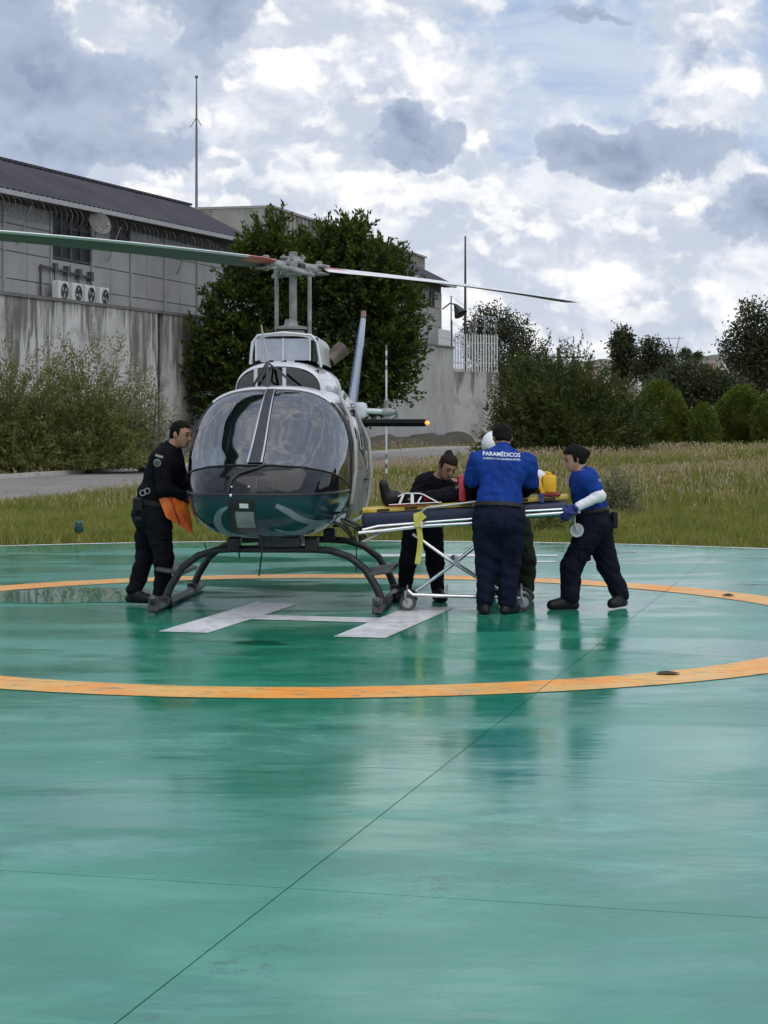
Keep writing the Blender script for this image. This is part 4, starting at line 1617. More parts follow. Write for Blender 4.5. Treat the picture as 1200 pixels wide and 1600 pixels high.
bm.verts.index_update()
part_m = {'lower_nose': hull_green, 'nose_cowl': glossy_black, 'windshield': wind_glass, 'lower_hull': hull_green, 'door_post': hull_grey, 'tail_boom': hull_white, 'cabin_shell': hull_white}
nice = {'window_ar': 'door_window', 'window_al': 'door_window', 'window_br': 'rear_window', 'window_bl': 'rear_window'}
for g, fs in groups.items():
    from_faces(nice.get(g, g), fs, part_m.get(g, side_glass), heli)
bm.free()


def proj(x, z, off=0.004, y0=-3.0):
    """point on the nose in front view"""
    hit = hull_bvh.ray_cast(Vector((x, y0, z)), Vector((0, 1, 0)))
    if hit[0] is None:
        return None
    return hit[0] + hit[1] * off


def decal(name, rows, m, parent, off=0.004, thick=True):
    """rows: list of lists of (x,z) projected on the nose"""
    V = []
    F = []
    w = len(rows[0])
    for r in rows:
        for (x, z) in r:
            p = proj(x, z, off)
            V.append(tuple(p) if p else (x, 0.4, z))
    for i in range(len(rows) - 1):
        for j in range(w - 1):
            F.append((i * w + j, i * w + j + 1, (i + 1) * w + j + 1, (i + 1) * w + j))
    return mk(name, V, F, m, parent, True)


# front view conversion for the nose: a pixel at distance ~ nose
def fx(px, Y=16.5):
    # local x, given yaw small
    return (px - 600) * Y / FOC - (HX + math.sin(HYAW) * (Y - HY))


def fz(py, Y=16.5):
    return CAM_H - (py - HOR) * Y / FOC


# centre post with bright edges
def post_strip(name, x0, x1, off, m):
    rows = []
    for k in range(25):
        t = k / 24
        z = 1.285 + (1.925 - 1.285) * t
        tp = 1.0 - .38 * t
        rows.append([((x0 + (x1 - x0) * j / 4) * tp, z) for j in range(5)])
    return decal(name, rows, m, heli, off)


post_strip('centre_post', -.052, .052, .014, frame_dark)
post_strip('post_trim', -.066, -.050, .018, silver)
post_strip('post_trim', .050, .066, .018, silver)


def rim(name, pts_yz, r, m, parent=heli):
    b = MB()
    b.tube(pts_yz, r, 6)
    return b.build(name, m, parent, True, 60)


# dark seal along the windshield base, belt strip
def side_at(y, z, sgn, off=.006):
    hit = hull_bvh.ray_cast(Vector((sgn * 3.0, y, z)), Vector((-sgn, 0, 0)))
    return (hit[0] + hit[1] * off) if hit[0] is not None else None


base_pts = []
for y in np.linspace(1.22, .30, 16):
    base_pts.append(side_at(y, WB(y), -1))
for x in np.linspace(-.42, .42, 15):
    # front of the line: find y where surface z = WB(y)
    best = None
    for yy in np.linspace(.05, .6, 60):
        h_ = hull_bvh.ray_cast(Vector((x, yy, 3.0)), Vector((0, 0, -1)))
        if h_[0] is not None and h_[0].z >= WB(yy):
            best = h_[0] + h_[1] * .006
            break
    if best is not None:
        base_pts.append(best)
for y in np.linspace(.30, 1.22, 16):
    base_pts.append(side_at(y, WB(y), 1))
base_pts = [p for p in base_pts if p is not None]
base_pts2 = sorted([p for p in base_pts], key=lambda p: math.atan2(p.x, 1.3 - p.y))
rim('windshield_seal', base_pts2, .006, frame_dark)
belt = []
for a in np.linspace(-1, 1, 61):
    x = .69 * math.sin(a * math.pi / 2)
    p = proj(x, 1.035, .006)
    if p is not None and p.y < 1.3:
        belt.append(p)
rim('belt_strip', belt, .009, frame_dark)
# windshield side/top frames
for sgn in (-1, 1):
    P = [side_at(1.24, z, sgn) for z in np.linspace(1.0, 1.84, 14)]
    rim('door_frame', [p for p in P if p is not None], .011, frame_dark)
top = []
for x in np.linspace(-.52, .52, 21):
    h_ = hull_bvh.ray_cast(Vector((x, 1.22, 3.0)), Vector((0, 0, -1)))
    if h_[0] is not None:
        top.append(h_[0] + h_[1] * .006)
rim('windshield_frame', top, .018, hull_white)

# grey swoosh lettering on the green nose
deco = mat('nose lettering', (0.17, 0.21, 0.235), 0.35)


def stroke(name, pts, widths, n=28):
    pts = [Vector((fx(p[0]), fz(p[1]))) for p in pts]
    q = []
    ks = len(pts) - 1
    for i in range(n + 1):
        t = i / n * ks
        k = min(int(t), ks - 1)
        f = t - k
        p0, p1, p2, p3 = pts[max(k - 1, 0)], pts[k], pts[k + 1], pts[min(k + 2, ks)]
        q.append(0.5 * ((2 * p1) + (p2 - p0) * f + (2 * p0 - 5 * p1 + 4 * p2 - p3) * f * f + (3 * p1 - p0 - 3 * p2 + p3) * f ** 3))
    rows = []
    for i, p in enumerate(q):
        d_ = (q[min(i + 1, n)] - q[max(i - 1, 0)])
        d_.normalize()
        nn = Vector((-d_.y, d_.x))
        w = np.interp(i / n, np.linspace(0, 1, len(widths)), widths) * 16.5 / FOC
        rows.append([(p.x + nn.x * w * s, p.y + nn.y * w * s) for s in (-.5, -.17, .17, .5)])
    return decal(name, rows, deco, heli, .003)


stroke('nose_lettering', [(362, 790), (347, 800), (341, 816), (347, 831), (362, 838), (380, 837)], [2, 9, 14, 13, 7, 2])
stroke('nose_lettering', [(436, 788), (452, 797), (470, 810), (490, 818), (510, 817), (521, 806)], [6, 10, 10, 8, 7, 2])
stroke('nose_lettering', [(430, 826), (445, 833), (462, 834), (478, 827), (488, 817)], [2, 8, 10, 9, 3])

# landing-light plate, vents, fasteners
decal('light_panel', [[(fx(x_), fz(y_)) for x_ in np.linspace(361, 404, 7)] for y_ in np.linspace(777, 832, 9)], mat('panel black', (.012, .013, .015), .3), heli, .005)
decal('landing_light', [[(fx(x_), fz(y_)) for x_ in np.linspace(373, 402, 6)] for y_ in np.linspace(797, 822, 6)], mat('light glass', (.16, .21, .19), .12, .3), heli, .012)
decal('data_plate', [[(fx(x_), fz(y_)) for x_ in np.linspace(380, 394, 4)] for y_ in np.linspace(785, 792, 3)], mat('plate white', (.62, .62, .62), .4), heli, .009)
decal('vent_panel', [[(fx(x_), fz(y_, 16.42)) for x_ in np.linspace(405, 432, 6)] for y_ in np.linspace(747, 767, 6)], mat('vent panel', (.045, .045, .05), .35), heli, .005)
for j in range(7):
    for (ya, yb) in ((748, 758), (760, 766)):
        xx = 407.5 + j * 3.5
        decal('vent_slot', [[(fx(x_), fz(y_, 16.42)) for x_ in (xx, xx + 1.7)] for y_ in np.linspace(ya, yb, 3)], dark_m, heli, .009)
decal('vent_panel', [[(fx(x_), fz(y_, 16.42)) for x_ in np.linspace(338, 356, 5)] for y_ in np.linspace(747, 766, 5)], mat('intake black', (.010, .010, .012), .4), heli, .006)
for (px, py) in ((366, 773), (367, 760), (394, 760)):
    p = proj(fx(px), fz(py), .008)
    b = MB()
    b.sphere(tuple(p), .016 if py > 770 else .010, 8, 6)
    b.build('fastener', silver, heli, True)

# dark hose over the nose, seams of the nose access panel
hp = [proj(fx(x_, 16.45), fz(y_, 16.45), .010) for (x_, y_) in ((414, 727), (404, 732), (390, 736), (375, 741), (366, 749), (362, 760), (361, 768))]
rim('nose_hose', [p for p in hp if p is not None], .010, frame_dark)
for xx in (361, 405):
    decal('panel_seam', [[(fx(x_, 16.4), fz(y_, 16.4)) for x_ in (xx - .5, xx + .5)] for y_ in np.linspace(731, 768, 12)], dark_m, heli, .003)
for k in range(14):
    p = proj(fx(322 + k * 15.5), fz(779, 16.5), .003)
    if p is not None:
        b = MB()
        b.sphere(tuple(p), .006, 6, 4)
        b.build('rivet', hull_green, heli, True)
# interior
intr = mat('cabin interior', (.12, .13, .15), .8)
seat_m = mat('seat fabric', (.09, .11, .16), .8, var=.2)
b = MB()
b.box((0, 1.75, .80), (1.16, 2.1, .06))
b.build('cabin_floor', intr, heli)
b = MB()
b.box((0, 2.78, 1.30), (1.05, .05, .95))
b.build('bulkhead', intr, heli)
for sx in (-.33, .33):
    b = MB()
    M_ = Matrix.Rotation(R(-12), 3, 'X')
    b.bbox((sx, 1.45, 1.05), (.46, .46, .12), .04)
    b.bbox((sx, 1.72, 1.38), (.44, .12, .62), .05, M_)
    b.bbox((sx, 1.80, 1.74), (.24, .10, .16), .04, M_)
    b.build('seat', seat_m, heli, True)
    b = MB()
    b.tube([(sx - .12, 1.62, 1.66), (sx - .13, 1.58, 1.40), (sx - .10, 1.50, 1.14)], .022, 5, flat=(1, .3))
    b.tube([(sx + .12, 1.62, 1.66), (sx + .13, 1.58, 1.40), (sx + .10, 1.50, 1.14)], .022, 5, flat=(1, .3))
    b.build('seat_belt', mat('belt webbing', (.20, .20, .22), .8), heli)
b = MB()
b.bbox((.02, .72, 1.18), (.52, .22, .28), .04)
b.bbox((.02, .95, 1.0), (.20, .5, .30), .03)
b.build('instrument_panel', mat('panel grey', (.045, .045, .05), .6), heli, True)
b = MB()
b.bbox((-.04, .60, 1.34), (.10, .02, .07), .006)
b.build('data_card', mat('plate white', (0, 0, 0)), heli)
b = MB()
V = [(-.62, .80, 1.16), (-.40, .62, 1.15), (-.36, .80, 1.20), (-.44, .95, 1.42), (-.58, 1.0, 1.38), (-.63, .92, 1.25)]
b.add(V + [(v[0] + .015, v[1] + .03, v[2]) for v in V], [(0, 1, 2, 3, 4, 5), (11, 10, 9, 8, 7, 6)] + [(k, (k + 1) % 6, 6 + (k + 1) % 6, 6 + k) for k in range(6)])
b.build('paper_chart', mat('chart paper', (.55, .60, .68), .8), heli)
# curved door posts seen through the windshield
for sgn, xx in ((-1, -.30), (1, .34)):
    b = MB()
    b.tube([(xx - .10 * -sgn * -1, 1.30, 1.86), (xx - .02, 1.10, 1.62), (xx - .06, 1.04, 1.36), (xx - .10, 1.02, 1.18)], .030, 6)
    b.build('roof_strut', frame_dark, heli, True)

# side doors: bulged frames, the far one slightly open
for sgn in (1,):
    dr = empty('cabin_door', (sgn * .685, 1.34, 0), R(-2.5), heli)
    loop = [(.0, .0, .90), (.045, .0, 1.20), (.03, .06, 1.45), (-.03, .12, 1.68), (-.13, .28, 1.85), (-.17, .62, 1.90), (-.13, .92, 1.80), (.02, 1.0, 1.45), (.045, 1.0, 1.15), (.01, 1.0, .88), (-.04, .90, .74), (-.06, .12, .72), (0, 0, .90)]
    pts_ = [Vector((x * sgn, y, z)) for x, y, z in loop]
    b = MB()
    b.tube(pts_, .019, 8)
    b.build('door_edge', hull_grey, dr, True, 60)
    b = MB()
    V = [(.0, .02, .80), (.0, .98, .82), (.012, .98, 1.20), (.012, .02, 1.20)]
    b.add([(x * sgn, y, z) for x, y, z in V] + [(x * sgn - .03 * sgn, y, z) for x, y, z in V], [(0, 1, 2, 3), (7, 6, 5, 4), (0, 4, 5, 1), (1, 5, 6, 2), (2, 6, 7, 3), (3, 7, 4, 0)])
    b.build('door_panel', mat('door inner', (.10, .105, .095), .5, col2=(.20, .20, .18), vscale=5), dr)
    g = MB()
    V = [(.012, .03, 1.21), (.012, .97, 1.21), (-.02, .97, 1.5), (-.10, .88, 1.80), (-.13, .6, 1.86), (-.09, .28, 1.80), (-.03, .11, 1.6)]
    g.add([(x * sgn, y, z) for x, y, z in V], [tuple(range(7))])
    g.build('door_window', side_glass, dr)
    h_ = MB()
    h_.tube([(.03 * sgn, .70, 1.10), (.05 * sgn, .74, 1.10), (.05 * sgn, .90, 1.10), (.03 * sgn, .94, 1.10)], .012, 6)
    h_.build('handle', frame_dark, dr)

# transmission fairing: lower tier, glazed upper tier, roof
def arch_loft(name, secs, m, parent=heli, e=2.6, n=28):
    """secs: (y, half width, z0, z1); arch open below"""
    V = []
    F = []
    for (y, w, z0, z1) in secs:
        for k in range(n + 1):
            a = math.pi * k / n
            c, s = math.cos(a), math.sin(a)
            V.append((w * math.copysign(abs(c) ** (2 / e), c), y, z0 + (z1 - z0) * abs(s) ** (2 / e)))
    w_ = n + 1
    for i in range(len(secs) - 1):
        for k in range(n):
            F.append((i * w_ + k, i * w_ + k + 1, (i + 1) * w_ + k + 1, (i + 1) * w_ + k))
    F.append(tuple((len(secs) - 1) * w_ + k for k in range(w_)))
    o = mk(name, V, F, m, parent, True)
    o.data.set_sharp_from_angle(angle=R(50))
    return o


arch_loft('fairing_base', [(1.62, .385, 1.88, 2.13), (1.66, .40, 1.88, 2.155), (1.8, .405, 1.88, 2.175), (2.6, .405, 1.88, 2.19), (3.4, .38, 1.88, 2.16), (4.0, .30, 1.86, 2.05), (4.6, .16, 1.70, 1.84)], hull_white)
# dark glossy intake front with white rim and posts
V = []
n_ = 28
for k in range(n_ + 1):
    a = math.pi * k / n_
    V.append((.372 * math.copysign(abs(math.cos(a)) ** .77, math.cos(a)), 1.630, 1.90 + .215 * abs(math.sin(a)) ** .77))
mk('intake_pane', V, [tuple(range(n_ + 1))], glass_mat('intake glass', (.10, .11, .13), 1.8), heli)
b = MB()
b.box((0, 1.78, 2.0), (.70, .02, .2))
b.build('intake_back', dark_m, heli)
for xx in (-.205, .055):
    b = MB()
    b.box((xx, 1.618, 2.0), (.032, .03, .235))
    b.build('intake_post', hull_white, heli)
arch_loft('fairing_cabin', [(2.06, .30, 2.16, 2.42), (2.10, .315, 2.16, 2.44), (2.5, .325, 2.16, 2.455), (3.1, .31, 2.15, 2.44), (3.6, .24, 2.12, 2.36), (4.1, .12, 2.0, 2.2)], hull_grey, e=4.0)
b = MB()
b.box((-.015, 2.044, 2.295), (.50, .02, .20))
b.build('fairing_window', mat('fairing glass', (.34, .36, .42), .08, coat=.8), heli)
for xx in (-.267, -.015, .237):
    b = MB()
    b.box((xx, 2.034, 2.295), (.014, .012, .21))
    b.build('window_bar', hull_white, heli)
b = MB()
b.tube([(-.32, 2.03, 2.16), (-.30, 2.03, 2.36), (-.25, 2.03, 2.425), (0, 2.02, 2.45), (.25, 2.03, 2.425), (.30, 2.03, 2.36), (.34, 2.03, 2.13)], .014, 6)
b.build('fairing_rim', hull_white, heli, True, 60)
b = MB()
b.box((.285, 2.041, 2.29), (.05, .015, .22))
b.build('side_pane', dark_m, heli)
for xx in (-.18, -.06, .06):
    b = MB()
    b.box((xx, 2.01, 2.185), (.07, .05, .012))
    b.build('clip', hull_white, heli)
# exhaust stack
b = MB()
b.lathe([(.07, 0), (.072, .10), (.08, .20), (.07, .20), (.06, .05)], (0, 0, 0), 'z', 16, False)
o = b.build('exhaust_stack', mat('exhaust steel', (.07, .055, .045), .55, .3, col2=(.17, .135, .11)), heli, True)
o.location = (.30, 3.0, 2.22)
o.rotation_euler = (R(-25), R(48), 0)

# mast, control tubes, swashplate
MX, MY = 0.0, 2.62
b = MB()
b.tube([(MX, MY, 2.40), (MX, MY, 3.06)], .037, 16)
b.build('mast', rotor_m, heli, True)
b = MB()
b.lathe([(.09, 2.44), (.13, 2.455), (.13, 2.49), (.10, 2.50), (.16, 2.505), (.16, 2.53), (.07, 2.54), (.055, 2.60)], (MX - .02, MY, 0), 'z', 18)
b.build('swashplate', rotor_m, heli, True)
for xx in (-.158, .158):
    b = MB()
    b.tube([(MX + xx, MY, 2.44), (MX + xx, MY, 3.03)], .020, 10)
    b.tube([(MX + xx, MY, 3.03), (MX + xx, MY, 3.07)], .028, 8)
    b.build('pitch_link', rotor_m, heli, True)

# rotor head and blades, in their own frame (x along the right blade)
RANG = R(53.7) + HYAW
rot = empty('rotor', (MX, MY, 3.10), RANG, heli)
b = MB()
b.bbox((0, 0, 0), (.28, .17, .13), .03)
b.lathe([(.10, -.10), (.12, -.05), (.12, .06), (.08, .10), (.05, .12), (.05, .17), (.02, .175)], (0, 0, 0), 'z', 16)
b.build('hub', rotor_m, rot, True)
b = MB()
for (x_, y_) in ((.10, .06), (-.10, .06), (.10, -.06), (-.10, -.06)):
    b.lathe([(.018, .07), (.018, .13), (.008, .135)], (x_, y_, 0), 'z', 8)
b.tube([(-.16, .05, .10), (.16, -.05, .11)], .016, 6)
b.build('hub_bolts', rotor_m, rot)
for sgn in (1, -1):
    b = MB()
    b.tube([(sgn * .15, 0, 0), (sgn * .20, 0, 0), (sgn * .36, 0, 0), (sgn * .46, 0, .0)], [.045, .060, .055, .045], 12)
    b.bbox((sgn * .48, 0, .040), (.18, .19, .035), .015)
    b.bbox((sgn * .48, 0, -.045), (.18, .19, .030), .015)
    b.lathe([(.04, -.07), (.04, .09), (.02, .10)], (sgn * .48, 0, 0), 'z', 10)
    b.tube([(sgn * .26, 0, -.02), (sgn * .24, sgn * .17, -.05), (sgn * .02, sgn * .19, -.06)], [.035, .03, .025], 8)
    b.build('blade_grip', rotor_m, rot, True)
b = MB()
b.bbox((0, 0, -.005), (.62, .10, .06), .015)
b.bbox((0, 0, .0), (.10, .30, .07), .015)
b.build('yoke', frame_dark, rot)
# control horn arms
for sgn in (1, -1):
    b = MB()
    b.tube([(-.24 * sgn, -.17 * sgn, -.06), (-.03 * sgn, -.24 * sgn, -.09), (.05 * sgn, -.26 * sgn, -.10)], .024, 8)
    b.build('pitch_horn', rotor_m, rot, True)


def blade(sgn):
    R0, R1, ch = .40, 5.08, .33
    ns = 22
    prof = [(-.5, .004), (-.42, .045), (-.30, .062), (-.12, .066), (.1, .05), (.3, .028), (.5, .004), (.3, -.010), (.1, -.022), (-.12, -.030), (-.30, -.032), (-.42, -.026)]
    und, topm, red = [], [], []
    V = []
    for i in range(ns + 1):
        t = i / ns
        r = R0 + (R1 - R0) * t
        pit = R(12.0 - 6 * t) * 1.0
        dr = -.05 * t * t + .06 * t * (1 - t)
        c_ = ch * (1.0 if i > 0 else .75)
        if i == ns:
            c_ = ch * .8
        for (u_, w_) in prof:
            y = u_ * c_
            z = w_ * ch * 1.1
            yy = y * math.cos(pit) - z * math.sin(pit)
            zz = y * math.sin(pit) * -1 + z * math.cos(pit)
            V.append((sgn * r, -sgn * yy, zz + dr))
    np_ = len(prof)
    faces = {'top': [], 'under': [], 'red': [], 'tip': []}
    for i in range(ns):
        for k in range(np_):
            f = (i * np_ + k, i * np_ + (k + 1) % np_, (i + 1) * np_ + (k + 1) % np_, (i + 1) * np_ + k)
            if i < 2 and (k < 4 or k >= 9):
                faces['red'].append(f)
            elif k < 6 or k == 11:
                faces['top'].append(f)
            else:
                faces['under'].append(f)
    faces['under'].append(tuple(ns * np_ + k for k in range(np_)))
    me = bpy.data.meshes.new('blade')
    allf = faces['top'] + faces['under'] + faces['red']
    me.from_pydata(V, [], allf)
    o = link_mesh('blade', me, [blade_top, blade_under, blade_red], rot, True)
    mi = [0] * len(faces['top']) + [1] * len(faces['under']) + [2] * len(faces['red'])
    me.polygons.foreach_set('material_index', mi)
    bm2 = bmesh.new()
    bm2.from_mesh(me)
    bmesh.ops.recalc_face_normals(bm2, faces=bm2.faces)
    bm2.to_mesh(me)
    bm2.free()
    me.set_sharp_from_angle(angle=R(45))
    return o


for o_ in list(rot.children):
    o_.scale = (.84, .84, .84)
b1 = blade(1)
b2 = blade(-1)
rot.rotation_euler = (0, R(0.6), RANG)

# wire cutter and whip aerial on the cabin roof
b = MB()
b.tube([(-.045, 1.30, 1.93), (-.075, 1.42, 2.165)], .014, 6)
b.tube([(-.215, 1.50, 1.94), (-.075, 1.42, 2.165), (.20, 1.50, 1.94)], .013, 6)
b.tube([(-.03, 1.22, 1.92), (-.11, 1.30, 2.0), (-.075, 1.42, 2.165)], .010, 6)
b.build('wire_cutter', frame_dark, heli, True, 60)
b = MB()
b.tube([(-.075, 1.42, 2.16), (-.095, 1.44, 2.30), (-.135, 1.48, 2.50)], [.012, .009, .006], 6)
b.build('whip_aerial', hull_grey, heli)

# tail: stabilizer, fin, tail rotor
b = MB()
prof = [(-.24, 0), (-.19, .034), (-.06, .042), (.24, .004), (-.06, -.042), (-.19, -.034)]
V = []
for x in (-1.06, 1.06):
    for (u_, w_) in prof:
        V.append((x, 5.75 + u_, 1.60 + w_))
F = [(k, (k + 1) % 6, 6 + (k + 1) % 6, 6 + k) for k in range(6)] + [tuple(range(5, -1, -1)), tuple(range(6, 12))]
b.add(V, F)
b.build('stabilizer', mat('stabilizer black', (.006, .006, .007), .7, spec=.1), heli, True, 30)
for sgn in (-1, 1):
    b = MB()
    b.sphere((sgn * 1.085, 5.60, 1.60), .022, 10, 8, (1.2, 1.2, 1))
    b.build('position_light', mat('lit position lamp', (.9, .45, .12), .3, emis=(1.0, .33, .06, 1.0)) if sgn > 0 else mat('lamp lens', (.25, .05, .03), .2), heli, True)
b = MB()
V = []
for (z, ya, yb, w, dx_) in ((1.70, 7.7, 8.75, .05, -.02), (2.1, 8.05, 8.9, .055, .01), (2.6, 8.35, 9.05, .05, .045), (2.9, 8.55, 9.12, .035, .065)):
    V += [(dx_ + 0, ya, z), (dx_ + w, ya + .25, z), (dx_, yb, z), (dx_ - w, ya + .25, z)]
F = []
for i in range(3):
    for k in range(4):
        F.append((i * 4 + k, i * 4 + (k + 1) % 4, (i + 1) * 4 + (k + 1) % 4, (i + 1) * 4 + k))
F += [(12, 13, 14, 15), (3, 2, 1, 0)]
b.add(V, F)
b.build('upper_fin', mat('fin paint', (.30, .34, .42), .25, coat=.5, col2=(.10, .18, .36), vscale=1.5), heli, True, 30)
b = MB()
V = []
for (z, ya, yb, w) in ((1.60, 7.8, 8.7, .05), (1.1, 8.3, 8.9, .04)):
    V += [(0, ya, z), (w, ya + .25, z), (0, yb, z), (-w, ya + .25, z)]
b.add(V, [(k, (k + 1) % 4, 4 + (k + 1) % 4, 4 + k) for k in range(4)] + [(4, 5, 6, 7), (3, 2, 1, 0)])
b.build('lower_fin', hull_white, heli)
b = MB()
b.lathe([(.025, 0), (.035, .03), (.03, .10)], (.065, 8.84, 2.9), 'z', 8)
b.build('fin_beacon', mat('beacon', (.28, .16, .13), .4), heli)
tr = empty('tail_rotor', (.40, 8.35, 1.72), R(3), heli)
b = MB()
b.tube([(-.40, 0, .02), (.06, 0, 0)], .035, 10)
b.bbox((-.34, 0, .02), (.20, .26, .20), .05)
b.build('gearbox', hull_white, tr, True)
b = MB()
b.lathe([(.05, -.05), (.06, 0), (.05, .05), (.03, .12), (.055, .125), (.055, .14)], (0, 0, 0), 'x', 14)
b.tube([(.0, 0, -.16), (.0, 0, .16)], .032, 10)
b.build('tail_hub', rotor_m, tr, True)
b = MB()
for zz in (-.05, .05):
    b.tube([(.13, 0, zz * 1.2), (.13, .05, zz)], .014, 6)
    b.tube([(.13, .0, zz), (.02, .04, zz * 2.6)], .012, 6)
b.build('tail_link', rotor_m, tr)
red_w = [mat('tail blade white', (.62, .62, .62), .4), mat('tail blade dark', (.10, .09, .09), .4)]
for sgn in (1, -1):
    V, F, mi = [], [], []
    zs = [.14, .40, .52, .58, .64, .70, .76, .83]
    for z in zs:
        for (u_, w_) in ((-.065, 0), (-.02, .012), (.065, 0), (-.02, -.012)):
            V.append((w_ + u_ * .12, u_, sgn * z))
    for i in range(len(zs) - 1):
        for k in range(4):
            F.append((i * 4 + k, i * 4 + (k + 1) % 4, (i + 1) * 4 + (k + 1) % 4, (i + 1) * 4 + k))
            mi.append(1 if i in (2, 4, 6) else 0)
    F.append(tuple(len(V) - 4 + k for k in range(4)))
    mi.append(1)
    me = bpy.data.meshes.new('tail_blade')
    me.from_pydata(V, [], F)
    link_mesh('tail_blade', me, red_w, tr)
    me.polygons.foreach_set('material_index', mi)

# skid landing gear
SKX = .955
SKD = .05
gear = empty('landing_gear', (SKD, 0, 0), 0, heli)
for sgn in (-1, 1):
    b = MB()
    b.tube([(sgn * SKX, .42, .150), (sgn * SKX, .47, .085), (sgn * SKX, .56, .05), (sgn * SKX, .75, .045), (sgn * SKX, 2.55, .045), (sgn * SKX, 2.74, .05)], [.026, .034, .037, .037, .037, .036], 12)
    sk = b.build('skid', skid_worn, gear, True, 60)
    b = MB()
    b.bbox((sgn * SKX, .46, .085), (.09, .03, .14), .008, Matrix.Rotation(R(-24), 3, 'X'))
    b.build('toe_plate', skid_m, gear)
    for yy in (.95, 2.30):
        b = MB()
        b.bbox((sgn * SKX, yy, .075), (.085, .18, .08), .012)
        b.build('saddle', skid_m, gear)
    b = MB()
    M_ = Matrix.Rotation(R(sgn * -10), 3, 'Y')
    b.bbox((sgn * (SKX - .04), 1.30, .325), (.24, .75, .035), .010, M_)
    b.build('step', skid_worn, gear)
for yy in (.95, 2.30):
    P = [(-SKX, yy, .07), (-.90, yy, .20), (-.80, yy, .36), (-.66, yy, .465), (-.50, yy, .515), (-.35, yy, .525), (.35, yy, .525), (.50, yy, .515), (.66, yy, .465), (.80, yy, .36), (.90, yy, .20), (SKX, yy, .07)]
    b = MB()
    b.tube(P, [.036, .034, .033] + [.031] * 6 + [.033, .034, .036], 12)
    b.build('cross_tube', skid_m, gear, True, 60)
    for xx in (-.34, .34):
        b = MB()
        b.bbox((xx, yy, .57), (.11, .16, .12), .015)
        b.build('tube_clamp', skid_m, gear)
# belly fittings and aerials
b = MB()
b.bbox((.12, 1.0, .60), (.36, .34, .10), .02)
b.build('belly_box', frame_dark, heli)
for (x0, y0, z0, x1, y1, z1, r_) in ((-.02, .8, .66, -.06, .85, .30, .008), (-.30, 1.0, .64, -.26, 1.05, .44, .007), (.02, .5, .70, -.02, .55, .58, .014), (.09, .55, .69, .09, .6, .57, .010), (.70, 1.5, .70, .72, 1.52, .28, .006), (-.62, 1.3, .55, -.58, 1.34, .38, .006)):
    b = MB()
    b.tube([(x0, y0, z0), ((x0 + x1) / 2 + .01, y0, (z0 + z1) / 2), (x1, y1, z1)], r_, 6)
    b.build('belly_aerial', frame_dark, heli)
b = MB()
for k in range(7):
    a = random.Random(k)
    x0 = .56 + a.uniform(-.05, .12)
    b.tube([(x0, .9 + .06 * k, .76 + a.uniform(-.05, .04)), (x0 + .12, .9 + .05 * k, .72), (x0 + a.uniform(.12, .26), .95 + .04 * k, .64 + a.uniform(-.06, .06))], .013, 6)
b.build('door_step_linkage', skid_m, heli)

# ------------------------------------------------------------------ people: signed distance figures meshed with surface nets
def vA(p):
    return np.array(tuple(p), float)


